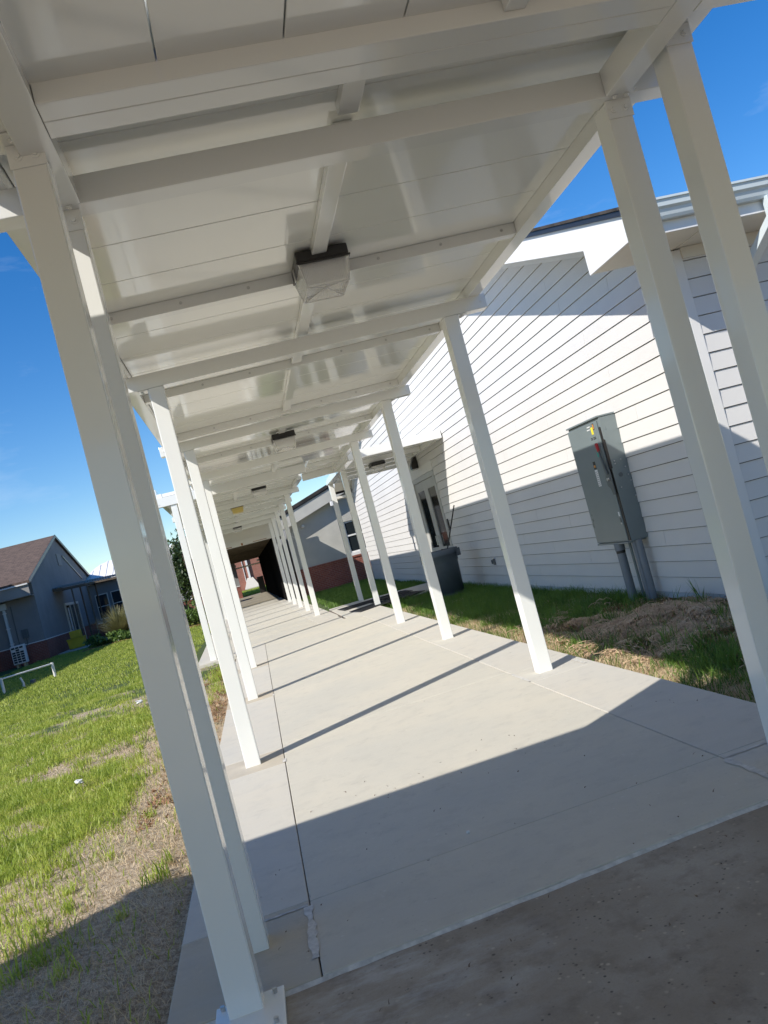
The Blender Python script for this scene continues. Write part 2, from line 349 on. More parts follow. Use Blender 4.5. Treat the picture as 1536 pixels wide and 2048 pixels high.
def gz(x, y):
    x = np.asarray(x, float); y = np.asarray(y, float)
    z = -0.085 + 0.05 * (fbm(x * 0.8, y * 0.8, 3) - 0.5) + 0.03 * (fbm(x * 3, y * 3, 5) - 0.5)
    z += (0.12 * np.exp(-((x - 2.9 + 0.12 * (y - 7.4)) / 0.42) ** 2) * np.exp(-((y - 7.8) / 1.7) ** 2) + 0.10 * np.exp(-((x - 2.05) / 0.22) ** 2) * np.exp(-((y - 9.6) / 0.5) ** 2)) * (0.6 + 0.8 * fbm(x * 4, y * 4, 15))      # raked-up straw mound
    under = ((x > -2.7) & (x < 1.95) & (y < 20)) | ((x > -2.9) & (x < 1.2) & (y >= 17) & (y < 60)) | ((x > 1.2) & (x < 3.95) & (y > 19.2) & (y < 23.4))
    edge = np.where(x < 0, np.clip((-1.60 - x) / 0.25, 0, 1), np.clip((x - 1.62) / 0.25, 0, 1))
    near = (y < 19) & (np.abs(x) < 2.2)
    z = np.where(near, np.minimum(z, -0.03 + 0 * z) * edge + (1 - edge) * -0.16, z)
    sec2 = (y >= 19) & (x > -2.6) & (x < 0.95)
    z = np.where(sec2, -0.16, z)
    path = (x > 1.2) & (x < 3.76) & (y > 19.8) & (y < 23.1)
    z = np.where(path, -0.16, z)
    return np.where((np.abs(x) > 15) | (y > 47) | (y < 1), -0.09, z)
ZZ = gz(XX, YY)
nx, ny = len(gx), len(gy)
me = bpy.data.meshes.new("lawn")
idx = np.arange(nx * ny).reshape(ny, nx)
quads = np.stack([idx[:-1, :-1], idx[:-1, 1:], idx[1:, 1:], idx[1:, :-1]], -1).reshape(-1, 4)
me.from_pydata(np.stack([XX, YY, ZZ], -1).reshape(-1, 3).tolist(), [], quads.tolist())
me.polygons.foreach_set("use_smooth", [True] * len(me.polygons)); me.materials.append(GROUND)
lawn = bpy.data.objects.new("lawn", me); col.objects.link(lawn); struct(lawn)

# ------------------------------------------------------------------ walkway slabs
SH = 0.0175
def shear(p): return (p[0], p[1], p[2] + SH * p[0])
walk = MB().box(-1.645, 1.685, 3.44, 18.60, -0.15, -0.012).box(0.80, 1.685, 18.60, 23.0, -0.15, -0.012).build("walkway", JOINT, None, xf=shear); struct(walk)
fe = lambda x: 3.345 + 0.05 * x
POSTY = [3.68, 7.13, 10.83, 14.38]
def slab(x0, x1, y0, y1, mat, par=walk, xf=shear, top=0.0):
    g = 0.0028
    if y0 < 3.5: m_ = MB().prism([(x0 + g, fe(x0)), (x1 - g, fe(x1)), (x1 - g, y1 - g), (x0 + g, y1 - g)], 2, -0.10, top)
    else: m_ = B(x0 + g, x1 - g, y0 + g, y1 - g, -0.10, top)
    return m_.build("slab", mat, par, bevel=0.0035, xf=xf, seg=1)
cy = [3.42, 4.02, 7.62, 11.30, 14.95, 18.60]
for a, b_ in zip(cy[:-1], cy[1:]):
    slab(-1.05, 1.09, a, b_, CONC)
for sx0, sx1 in ((-1.65, -1.05), (1.09, 1.69)):
    last = 3.42
    for py in POSTY:
        c0, c1 = py + 0.065 - 0.285, py + 0.065 + 0.285
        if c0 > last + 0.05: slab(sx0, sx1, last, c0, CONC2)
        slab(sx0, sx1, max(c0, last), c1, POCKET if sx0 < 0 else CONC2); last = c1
    slab(sx0, sx1, last, 18.60, CONC2)
slab(0.80, 1.69, 18.60, 23.0, CONC2)
# smeared grout over some joints
for (x0, x1, y0, y1) in ((-1.085, -1.03, 3.44, 3.96), (1.06, 1.115, 3.46, 3.95), (1.07, 1.11, 6.95, 7.46), (-1.40, -1.06, 3.957, 3.985), (1.60, 1.64, 6.98, 7.42), (-1.075, -1.035, 6.92, 7.04), (-1.075, -1.035, 10.6, 10.75), (1.10, 1.6, 3.955, 3.98)):
    m = MB(); n = 14
    longy = (y1 - y0) > (x1 - x0); ring = []
    for k in range(n + 1):
        t = k / n
        w0 = random.uniform(0, 0.35); w1 = random.uniform(0.65, 1.0)
        if longy: ring.append(((x0 + (x1 - x0) * w0, y0 + (y1 - y0) * t), (x0 + (x1 - x0) * w1, y0 + (y1 - y0) * t)))
        else: ring.append(((x0 + (x1 - x0) * t, y0 + (y1 - y0) * w0), (x0 + (x1 - x0) * t, y0 + (y1 - y0) * w1)))
    vs_ = []; fs = []
    for a, b_ in ring: vs_ += [(a[0], a[1], 0.0035), (b_[0], b_[1], 0.0035)]
    for k in range(n): fs.append((2 * k, 2 * k + 1, 2 * k + 3, 2 * k + 2))
    m.add(vs_, fs).build("grout_smear", GROUT, walk, xf=shear)

# old apron slab under the camera, rough leading edge
ev = []
xs = np.linspace(-6, 9, 160)
ye = 3.335 + 0.030 * xs + 0.016 * (fbm(xs * 2.2, xs * 0 + 3, 21) - 0.5) + 0.014 * np.sin(xs * 1.7)
ye = 3.342 + 0.05 * xs + 0.012 * (fbm(xs * 3.2, xs * 0 + 3, 21) - 0.5)
xa = [x for x in xs if -1.66 <= x <= 1.70]
m = MB(); top = [(x, y, SH * x - 0.012 + 0.003 * random.random()) for x, y in zip(xs, ye) if -1.66 <= x <= 1.70]
n = len(top); vs_ = []
for (x, y, z) in top: vs_ += [(x, -2.5, SH * x - 0.014), (x, y - 0.03, SH * x - 0.012), (x, y, z - 0.008), (x, y + 0.004, -0.2)]
fs = []
for k in range(n - 1):
    for j in range(3): fs.append((4 * k + j, 4 * k + 4 + j, 4 * k + 5 + j, 4 * k + 1 + j))
m.add(vs_, fs)
apron = m.build("old_pavement", OLDCONC); struct(apron)
m = MB(); vs_ = []                                            # ragged mortar bead along the old slab
for (x, y, z) in top: vs_ += [(x, y - 0.016 - 0.016 * random.random(), z - 0.006), (x, y - 0.004 + 0.006 * random.random(), z + 0.006), (x, y + 0.006, z - 0.006)]
fs = []
for k in range(n - 1):
    for j in range(2): fs.append((3 * k + j, 3 * k + 3 + j, 3 * k + 4 + j, 3 * k + 1 + j))
m.add(vs_, fs).build("mortar_bead", GROUT, apron)

# ------------------------------------------------------------------ covered walkway, near section
cw = thing("covered_walkway", "glossy white metal canopy on square posts over the pale concrete walkway", "canopy", (0, 3.4, 0))
ZB, ZT = 3.24, 3.365; PW = 0.127; PD = 0.135; ZP = 3.45
def part(mb, name, mat=WHITE, par=cw, bevel=0.004, xf=shear, **k): return mb.build(name, mat, par, bevel=bevel, xf=xf, **k)
def bolt(par, p, d, r=0.012, xf=shear, mat=WHITE):
    p = Vector(p); d = Vector(d)
    return MB().tube(p, p + d * 0.010, r, r * 0.9, 6).tube(p + d * 0.0, p + d * 0.003, r * 1.6, n=10).build("bolt", mat, par, xf=xf)
def bracket(par, x0, x1, yf, zt, xf=shear, flip=-1, t=0.008, leg=0.10):
    # steel angle: one leg down the face of the post, one leg under the beam
    m = MB().box(x0 - 0.004, x1 + 0.004, yf - t if flip < 0 else yf, yf if flip < 0 else yf + t, zt - leg + 0.01, zt)
    y2 = yf - 0.085 if flip < 0 else yf + 0.085
    m.box(x0 - 0.004, x1 + 0.004, min(y2, yf), max(y2, yf), zt + 0.0005, zt + 0.0005 + t)
    br = m.build("bracket", WHITE, par, bevel=0.002, xf=xf)
    w = x1 - x0
    for q in (0.25, 0.75): bolt(br, (x0 + w * q, yf + flip * t, zt - leg * 0.45), (0, flip, 0), xf=xf)
    for q in (0.25, 0.75): bolt(br, (x0 + w * q, (y2 + yf) / 2, zt - 0.002), (0, 0, -1), xf=xf, r=0.010)
    return br
XR = 1.247
for i, py in enumerate(POSTY):
    for s in (-1, 1):
        x0, x1 = (XR, XR + PW) if s > 0 else (-XR - PW, -XR)
        p_ = part(B(x0, x1, py, py + PD, -0.12, ZB - 0.001), "post", bevel=0.006)
        if i: # small side bracket outside the post
            yb = py + PD + 0.001
            xo = x1 if s > 0 else x0
            a = MB().box(xo, xo + s * 0.008, py + 0.01, py + PD - 0.01, ZB - 0.09, ZB - 0.001).box(xo, xo + s * 0.09, py + 0.01, py + PD - 0.01, ZB - 0.009, ZB - 0.001)
            br = a.build("bracket", WHITE, cw, bevel=0.002, xf=shear)
            for q in (0.3, 0.7): bolt(br, (xo + s * 0.055, py + PD * q, ZB - 0.009), (0, 0, -1), r=0.009, mat=STEEL)
        else:
            bracket(cw, x0, x1, py, ZB)
# cross beams
for py in POSTY[1:]:
    bm_ = part(B(-1.665, 1.665, py, py + PW, ZB, ZT), "cross_beam")
    for s in (-1, 1): bolt(bm_, (s * 1.615, py, (ZB + ZT) / 2), (0, -1, 0), 0.008)
part(B(-1.62, 1.62, 3.63, 3.757, ZB, ZT), "cross_beam")
part(B(-1.228, 1.228, 3.02, 3.092, ZT + 0.001, ZP - 0.001), "closure_strip")
for s in (-1, 1):   # short side beams running back under the crossing canopy
    part(B(s * 1.23, s * 1.357, 1.2, 3.628, ZB, ZT), "side_beam")
# fascia channels both sides
FZ = 3.665
for s in (-1, 1):
    xe = 17.35 if s < 0 else 20.08
    m = MB().prism([(s * 1.503, 3.362), (s * 1.62, 3.362), (s * 1.62, FZ), (s * 1.60, FZ), (s * 1.60, 3.56), (s * 1.503, 3.56)], 1, 2.95, xe)
    part(m, "fascia", bevel=0.003)
# purlins
for py in (5.70, 8.20, 10.68, 13.15, 15.63):
    p_ = part(B(-1.502, 1.502, py, py + 0.09, 3.368, ZP - 0.001), "purlin", bevel=0.003)
    for k in range(7):
        bolt(p_, (-1.4 + k * 0.466, py, 3.41), (0, -1, 0), 0.007, mat=STEEL)
part(B(0.76, 1.502, 18.10, 18.19, 3.368, ZP - 0.001), "purlin", bevel=0.003)
part(B(0.60, 1.60, 17.96, 20.10, 3.575, 3.585), "roof_deck", bevel=0)
part(B(0.76, 1.62, 19.95, 20.08, 3.30, ZP - 0.001), "end_beam", bevel=0.003)
# roof panels with shadow seams
y = 3.11; PWID = 0.555; k = 0
seam0 = 4.065
edges = [2.72, 3.11, 3.51] + [seam0 + PWID * i for i in range(0, 24)] + [17.38]
for a, b_ in zip(edges[:-1], edges[1:]):
    part(B(-1.50, 1.50, a + 0.003, b_ - 0.003, ZP, 3.55), "roof_panel", PANEL, bevel=0.003, seg=1)
a = 17.39
while a < 20.0:
    b_ = min(a + PWID, 20.05)
    part(B(0.765, 1.50, a + 0.003, b_ - 0.003, ZP, 3.55), "roof_panel", PANEL, bevel=0.003, seg=1); a += PWID
part(B(-1.502, 1.502, 2.70, 17.95, 3.560, 3.572), "roof_deck", WHITE, bevel=0)
# wiring raceway down the middle
for a, b_ in ((3.10, 3.625), (3.78, 5.695), (5.795, 8.195), (8.295, 10.675), (10.775, 13.145), (13.245, 15.625), (15.725, 17.3)):
    part(B(-0.050, 0.048, a, b_, 3.395, ZP - 0.001), "wiring_raceway", WHITE, bevel=0.004)

# ------------------------------------------------------------------ crossing canopy overhead
cc = thing("crossing_canopy", "white metal canopy crossing overhead right above the viewer", "canopy", (0, 0, 0))
def cpart(mb, name, mat=WHITE, bevel=0.004, par=cc, **k): return mb.build(name, mat, par, bevel=bevel, xf=shear, **k)
ZC = 3.314
cpart(B(-1.228, 1.228, 2.865, 2.979, ZB, ZT), "cross_beam")
cpart(B(-1.228, 1.228, 2.981, 3.095, ZB, ZT), "cross_beam")
cpart(B(1.36, 9.0, 2.93, 3.05, ZB, 3.41), "edge_beam"); cpart(B(-5.7, -1.36, 2.80, 2.90, 3.27, 3.41), "edge_beam"); cpart(MB().prism([(-2.62, 2.903), (-1.36, 2.903), (-1.36, 3.25), (-2.06, 3.25), (-2.20, 3.17), (-2.45, 3.04), (-2.62, 2.95)], 2, 3.30, 3.405), "corner_shadow_panel", PANEL)  # corner panel added, cut to shape the shadow on slab and post
x = -10.25
sx = [-0.80 + 0.45 * i for i in range(-21, 22)]
for a, b_ in zip(sx[:-1], sx[1:]):
    xm = (a + b_) / 2
    spans = [(a, b_)]
    far = 2.872 if abs(xm) < 1.30 else (2.94 if xm > 0 else 2.82)
    fa = far + min(0, (a + 5.7)) * 0.69; fb = far + min(0, (b_ + 5.7)) * 0.69  # unseen left end slanted to cast the lawn shadow edge
    m = MB(); g = 0.003
    m.prism([(a + g, -3.0), (b_ - g, -3.0), (b_ - g, fb), (a + g, fa)], 2, ZC, 3.40)
    cpart(m, "roof_panel", PANEL, bevel=0.003, seg=1)
# its four posts: two seen, two behind
for (x0, y0, zt) in ((-1.40, 3.18, 3.238), (1.406, 3.34, 3.36), (-1.40, -1.2, 3.31), (1.406, -1.2, 3.31), (-5.4, 2.7, 3.27), (6.2, 2.7, 3.24)):
    p_ = cpart(B(x0, x0 + PW, y0, y0 + PD, -0.02 if y0 < 3.3 else -0.12, zt - 0.001), "post", bevel=0.006)
    if y0 > 3.1: bracket(cc, x0, x0 + PW, y0, zt if zt > 3.3 else 3.289 - 0.0)
    if (x0, y0) == (-1.40, 3.18):
        bp = cpart(B(-1.452, -1.195, 3.02, 3.30, SH * 1.3 - 0.03, SH * 1.3 - 0.008), "base_plate", WHITE, bevel=0.003)
        for (bx, by) in ((-1.228, 3.262), (-1.228, 3.055), (-1.425, 3.268), (-1.425, 3.055)):
            MB().tube((bx, by, -0.003), (bx, by, 0.014), 0.017, 0.016, 6).tube((bx, by, 0.014), (bx, by, 0.032), 0.009, n=8).tube((bx, by, -0.0035), (bx, by, 0.0), 0.022, n=14).build("anchor_bolt", STEEL, bp, xf=shear)
cpart(B(0.475, 0.56, 0.5, 2.862, 3.265, ZC - 0.001), "wiring_raceway"); cpart(B(1.358, 1.50, 3.345, 3.47, 3.366, 3.448), "stub_beam", bevel=0.003)

# ------------------------------------------------------------------ ceiling lights
def lamp(loc, label, lens=LENS, rotz=0.0):
    t = thing("ceiling_light", label, "light", loc, rotz, "square lights under the canopies", local=True)
    w, d = 0.175, 0.20
    # cast housing with a lip
    m = MB().box(-w, w, -d, d, -0.075, -0.002)
    h = m.build("housing", BLACK, t, bevel=0.012)
    MB().box(-w - 0.006, w + 0.006, -d - 0.006, d + 0.006, -0.088, -0.076).build("rim", BLACK, t, bevel=0.004)
    # tapered prismatic lens with a crossed bottom
    z0, z1 = -0.089, -0.235; a, b_ = 0.168, 0.192; a2, b2 = 0.142, 0.160
    vs_ = [(-a, -b_, z0), (a, -b_, z0), (a, b_, z0), (-a, b_, z0), (-a2, -b2, z1), (a2, -b2, z1), (a2, b2, z1), (-a2, b2, z1), (0, 0, z1 + 0.03)]
    m = MB(); m.add(vs_, [(0, 1, 5, 4), (1, 2, 6, 5), (2, 3, 7, 6), (3, 0, 4, 7), (4, 5, 8), (5, 6, 8), (6, 7, 8), (7, 4, 8), (0, 3, 2, 1)])
    m.build("lens", lens, t, bevel=0.004)
    rb = MB()
    for (p0, p1) in (((-a2, -b2), (a2, b2)), ((a2, -b2), (-a2, b2))):
        for e0, e1 in ((p0, (0, 0)), (p1, (0, 0))): rb.tube((e0[0], e0[1], z1 - 0.001), (0, 0, z1 + 0.029), 0.003, n=5)
    cs = [(-a2, -b2), (a2, -b2), (a2, b2), (-a2, b2)]; ct_ = [(-a, -b_), (a, -b_), (a, b_), (-a, b_)]
    for k in range(4):
        rb.tube((*cs[k], z1), (*cs[(k + 1) % 4], z1), 0.0035, n=5); rb.tube((*cs[k], z1), (*ct_[k], z0), 0.0035, n=5)
    rb.build("lens_rib", TRIM, t)
    m = MB()
    m.box(-a + 0.02, a - 0.02, -b_ + 0.02, b_ - 0.02, -0.125, -0.09).build("lamp_tray", TRIM, t, bevel=0.01)
    MB().box(-w - 0.012, -w - 0.006, -0.02, 0.02, -0.13, -0.05).build("latch", STEEL, t, bevel=0.001)
    return t
lamp((0.015, 5.50, ZP - 0.012), "nearest ceiling light with a clear crossed lens and black housing, over the walkway")
lamp((0.015, 12.62, ZP - 0.04), "second ceiling light down the walkway, clear lens, between third and fourth cross beams")
# ------------------------------------------------------------------ covered walkway, far section (offset to the left)
W2X, W2Y, W2R = -0.81, 17.60, RAD(1.0)
c2 = thing("covered_walkway", "far white canopy section offset to the left, leading to the dark passage", "canopy", (W2X, W2Y, 0), W2R, local=True)
idt = None
def q(mb, name, mat=WHITE, bevel=0.004, par=c2, **k): return mb.build(name, mat, par, bevel=bevel, **k)
P2 = [4.5, 7.5, 10.45, 13.4, 16.4]
for s in (-1, 1):
    x0, x1 = (XR, XR + PW) if s > 0 else (-XR - PW, -XR)
    for i, py in enumerate(([0.02] if s < 0 else []) + P2):
        q(B(x0, x1, py, py + PD, -0.12, ZB + 0.03), "post", bevel=0.005, seg=1)
for py in [0.0] + P2:
    bx = q(B(-1.665 if py > 3 else -1.70, 1.665 if py > 3 else 1.48, py - 0.002 if py < 1 else py, py + PW, ZB + 0.031, ZT + 0.03 if py > 1 else 3.46), "cross_beam", seg=1)
    for s in (-1, 1): bolt(bx, (s * 1.6, py - 0.002, 3.33), (0, -1, 0), 0.008, xf=None)
for s in (-1, 1):
    q(MB().prism([(s * 1.503, 3.39), (s * 1.62, 3.39), (s * 1.62, FZ), (s * 1.60, FZ), (s * 1.60, 3.56), (s * 1.503, 3.56)], 1, (0.135 if s < 0 else 2.6), 18.4), "fascia", bevel=0.003)
for py in np.arange(2.0, 18.2, 2.48):
    q(B(-1.502, 1.502, py, py + 0.09, 3.398, 3.479), "purlin", bevel=0.003, seg=1)
a = 0.14
while a < 18.3:
    q(B(-1.50, 1.50, a + 0.003, min(a + PWID, 18.4) - 0.003, 3.48, 3.55), "roof_panel", PANEL, bevel=0.003, seg=1); a += PWID
for a in np.arange(2.1, 16, 2.48):
    q(B(-0.05, 0.05, a, a + 2.37, 3.42, 3.479), "wiring_raceway", WHITE, bevel=0.003, seg=1)

def w2(x, y): 
    c_, s_ = math.cos(W2R), math.sin(W2R); return (W2X + x * c_ - y * s_, W2Y + x * s_ + y * c_)
lamp((-0.30, 19.95, 3.44), "third ceiling light, clear lens, where the walkway shifts sideways")
px_, py_ = w2(0.02, 5.9); lamp((px_, py_, 3.43), "ceiling light with an amber lens far down the walkway", AMBER, W2R)
px_, py_ = w2(0.02, 15.6); lamp((px_, py_, 3.42), "farthest ceiling light, white lens, near the dark passage", LENS, W2R)

# its slab
wk2 = MB().box(-1.64, 1.64, -0.28, 25.7, -0.16, -0.075).build("walkway", JOINT, None); wk2.location = (W2X, W2Y, 0); wk2.rotation_euler = (0, 0, W2R); struct(wk2)
ed = list(np.arange(-0.28, 26, 3.0))
for a, b_ in zip(ed[:-1], ed[1:]):
    for (x0, x1, mt) in ((-1.65, -1.04, CONC2), (-1.04, 1.04, CONC), (1.04, 1.65, CONC2)):
        if a < 1.0 and x0 > -1.2: continue
        B(x0 + 0.004, x1 - 0.004, a + 0.004, b_ - 0.004, -0.10, -0.004).build("slab", mt, wk2, bevel=0.005, seg=1)
B(-1.04, 0.86 + 0.2, 1.02, 2.716, -0.10, -0.005).build("slab", CONC, wk2, bevel=0.005, seg=1)

B(-1.036, -0.848, -0.276, 1.05, -0.10, -0.006).build("slab", CONC2, wk2, bevel=0.004, seg=1)
B(1.064, 1.60, 0.90, 2.716, -0.10, -0.006).build("slab", CONC2, wk2, bevel=0.004, seg=1)
B(-1.036, 1.058, 0.90, 1.016, -0.10, -0.020).build("slab", CONC2, wk2, bevel=0.004, seg=1)

# ------------------------------------------------------------------ door canopy
dc = thing("door_canopy", "short white side canopy reaching from the walkway to the double doors", "canopy", (2.7, 19.5, 0))
def dp(mb, name, mat=WHITE, bevel=0.004, **k): return mb.build(name, mat, dc, bevel=bevel, **k)
for py in (19.62, 22.72): dp(B(1.63, 1.757, py, py + PD, -0.12, 3.29), "post", bevel=0.005)
dp(B(1.625, 3.74, 17.78, 17.86, 3.30, 3.48), "fascia"); dp(B(1.64, 3.74, 22.95, 23.03, 3.30, 3.48), "fascia")
dp(B(1.60, 1.745, 17.865, 22.945, 3.292, 3.41), "edge_beam"); dp(B(3.62, 3.74, 17.865, 22.945, 3.292, 3.41), "edge_beam")
for py in (19.55, 20.55, 21.6): dp(B(1.75, 3.615, py, py + 0.09, 3.30, 3.409), "purlin", bevel=0.003)
a = 17.87
while a < 22.9:
    dp(B(1.63, 3.74, a + 0.003, min(a + 0.56, 22.94) - 0.003, 3.412, 3.47), "roof_panel", PANEL, bevel=0.003, seg=1); a += 0.56
lamp((2.52, 19.62, 3.29), "ceiling light under the side canopy in front of the double doors")
pathslab = MB().box(1.69, 3.75, 19.92, 22.95, -0.15, -0.015).build("path", JOINT); struct(pathslab)
for a, b_ in ((1.694, 2.72), (2.728, 3.745)): B(a, b_, 19.93, 22.94, -0.1, 0.006).build("slab", CONC2, pathslab, bevel=0.005, seg=1)
def mat_rug(poly, label, z):
    m = MB().prism(poly, 2, z, z + 0.012); o = m.build("door_mat", BLACKP, None, bevel=0.003)
    o["label"] = label; o["category"] = "mat"; o["group"] = "black mats on the door path"
    c0 = poly[0]; ux = (poly[1][0] - poly[0][0], poly[1][1] - poly[0][1]); uy = (poly[3][0] - poly[0][0], poly[3][1] - poly[0][1])
    for k in range(9):
        t = 0.06 + k * 0.11
        a = (c0[0] + uy[0] * t + ux[0] * 0.04, c0[1] + uy[1] * t + ux[1] * 0.04); b_ = (c0[0] + uy[0] * t + ux[0] * 0.96, c0[1] + uy[1] * t + ux[1] * 0.96)
        d_ = (uy[0] * 0.022, uy[1] * 0.022)
        MB().prism([a, b_, (b_[0] + d_[0], b_[1] + d_[1]), (a[0] + d_[0], a[1] + d_[1])], 2, z + 0.0121, z + 0.017).build("rib", BLACKP, o)
mat_rug([(1.18, 18.98), (2.95, 20.05), (2.70, 20.95), (1.02, 19.95)], "black ribbed mat lying nearer, beside the door canopy posts", 0.024)
mat_rug([(1.00, 20.75), (2.85, 21.15), (2.82, 22.10), (0.92, 21.75)], "black ribbed mat lying farther, against the far edge of the door path", 0.024)

# ------------------------------------------------------------------ white building with lap siding
WX, WY0, WY1 = 3.78, 7.53, 34.10
PEAKY = (WY0 + WY1) / 2
RS = 0.312
wb = thing("siding_building", "white lap-sided building with a gable facing the walkway", "building", (WX, WY0, 0))
def wp(mb, name, mat=TRIM, bevel=0.003, **k): return mb.build(name, mat, wb, bevel=bevel, **k)
def ztop(y): return 3.92 + RS * (min(y, 2 * PEAKY - y) - WY0)
DY0, DY1, DZ = 19.62, 22.05, 2.72
# backing walls with a door opening
wall = MB()
wall.prism([(WY0 + .02, -0.1), (DY0 - 0.06, -0.1), (DY0 - 0.06, ztop(DY0)), (WY0 + .02, ztop(WY0))], 0, WX + 0.02, WX + 0.2)
wall.prism([(DY1 + 0.06, -0.1), (WY1 - .02, -0.1), (WY1 - .02, ztop(WY1)), (DY1 + 0.06, ztop(DY1))], 0, WX + 0.02, WX + 0.2)
wall.prism([(DY0 - 0.06, DZ + 0.06), (DY1 + 0.06, DZ + 0.06), (DY1 + 0.06, ztop(DY1)), (PEAKY, ztop(PEAKY)), (DY0 - 0.06, ztop(DY0))], 0, WX + 0.021, WX + 0.2)
wall.box(WX + 0.02, 16, WY0 + 0.02, WY0 + 0.2, -0.1, 3.9)
wp(wall, "wall", LAPSHADE, bevel=0)
PITCH = 0.1872; Z0 = 0.017
def lap(y0, y1, zb, first=False):
    # clapboard on the gable wall: tapered, lower edge proud
    zb2, zt2 = zb - 0.004, zb + PITCH + 0.012
    return MB().prism([(WX - 0.022, zb), (WX - 0.008, zb + PITCH - 0.0075), (WX + 0.012, zb + PITCH - 0.0075), (WX + 0.012, zb)], 1, y0, y1)  # top stops short so the dark backing draws the lap shadow
nc = 0
for k in range(0, 45):
    zb = Z0 + k * PITCH
    zlim = zb + PITCH * 0.3
    if zlim < ztop(WY0): ya, yb = WY0 + 0.075, WY1 - 0.075
    else:
        d_ = 0
    d_ = max(0.075, (zb + PITCH + 0.012 - 3.92) / RS); ya, yb = WY0 + d_, WY1 - d_
    if yb - ya < 0.6: break
    spans = [(ya, yb)]
    if zb < DZ + 0.12: spans = [(ya, DY0 - 0.13), (DY1 + 0.13, yb)]
    for (a0, b0) in spans:
        cut = a0; off = 1.2 + 3.66 * ((k * 0.37) % 1.0)
        nxt = a0 + off
        while cut < b0 - 0.01:
            e_ = min(nxt, b0)
            if b0 - e_ < 0.5: e_ = b0
            wp(lap(cut + 0.0022, e_ - 0.0022, zb), "siding_board", SIDING, bevel=0); cut = e_; nxt = e_ + 3.66
for k in range(0, 19):
    zb = Z0 + k * PITCH
    m = MB().prism([(WY0 - 0.022, zb), (WY0 - 0.008, zb + PITCH - 0.0075), (WY0 + 0.012, zb + PITCH - 0.0075), (WY0 + 0.012, zb)], 0, WX + 0.075, 15)
    wp(m, "siding_board", SIDING, bevel=0)
# corner boards
wp(MB().box(WX - 0.024, WX + 0.073, WY0 - 0.024, WY0 + 0.0, -0.02, 3.50).box(WX - 0.024, WX + 0.0, WY0 + 0.0015, WY0 + 0.073, -0.02, 3.50), "corner_board", TRIM, 0.002)
wp(B(WX - 0.024, WX + 0.0, WY1 - 0.073, WY1, -0.02, 3.9), "corner_board", TRIM, 0.002)
wp(B(WX - 0.010, WX + 0.02, WY0 + 0.08, DY0 - 0.14, -0.06, 0.010), "base_flashing", GUTTER, 0.0)
wp(B(WX - 0.010, WX + 0.02, DY1 + 0.14, WY1 - 0.08, -0.06, 0.010), "base_flashing", GUTTER, 0.0)
wp(B(WX + 0.08, 15, WY0 - 0.010, WY0 + 0.02, -0.06, 0.010), "base_flashing", GUTTER, 0.0)
# frieze under the rake
XF = 3.01
def rk(y, base, z0): return z0 + RS * (y - base)
# rake boards: lower edge through (7.77, 3.76), upper through (6.917, 3.75)
for sgn in (0, 1):
    def yy(y): return y if sgn == 0 else 2 * PEAKY - y
    lo = lambda y: 3.76 + RS * (y - 7.77); hi = lambda y: 3.75 + RS * (y - 6.917)
    wp(MB().prism([(yy(6.905), 3.505), (yy(7.775), 3.505), (yy(7.775), lo(7.775)), (yy(PEAKY), lo(PEAKY)), (yy(PEAKY), hi(PEAKY)), (yy(6.905), hi(6.905))], 0, XF, XF + 0.022), "rake_board", TRIM, 0.002)
    wp(MB().prism([(yy(7.78), lo(7.78) + 0.03), (yy(PEAKY), lo(PEAKY) + 0.03), (yy(PEAKY), lo(PEAKY) + 0.045), (yy(7.78), lo(7.78) + 0.045)], 0, XF + 0.024, WX + 0.02), "rake_soffit", SOFFIT, 0)
    wp(MB().prism([(yy(8.0), rk(8.0, 7.77, 3.76) - 0.10), (yy(PEAKY), rk(PEAKY, 7.77, 3.76) - 0.10), (yy(PEAKY), rk(PEAKY, 7.77, 3.76) + 0.028), (yy(8.0), rk(8.0, 7.77, 3.76) + 0.028)], 0, WX - 0.035, WX - 0.006), "frieze_board", TRIM, 0.002)
    wp(MB().prism([(yy(6.80), hi(6.80) + 0.002), (yy(PEAKY), hi(PEAKY) + 0.002), (yy(PEAKY), hi(PEAKY) + 0.052), (yy(6.80), hi(6.80) + 0.052)], 0, XF - 0.03, XF + 0.03), "drip_edge", DRIP, 0.002)
    wp(MB().prism([(yy(6.78), hi(6.78) + 0.056), (yy(PEAKY), hi(PEAKY) + 0.056), (yy(PEAKY), hi(PEAKY) + 0.10), (yy(6.78), hi(6.78) + 0.085)], 0, XF - 0.045, 16), "roof", ROOFDARK, 0)
    # box return
    wp(B(XF + 0.024, WX + 0.02, min(yy(6.905), yy(7.773)), max(yy(6.905), yy(7.773)), 3.512, 3.60), "eave_return", SOFFIT, 0.002)
    wp(B(XF + 0.6, WX - 0.02, min(yy(7.74), yy(7.79)), max(yy(7.74), yy(7.79)), 3.485, 3.511), "return_trim", SOFFIT, 0.002)
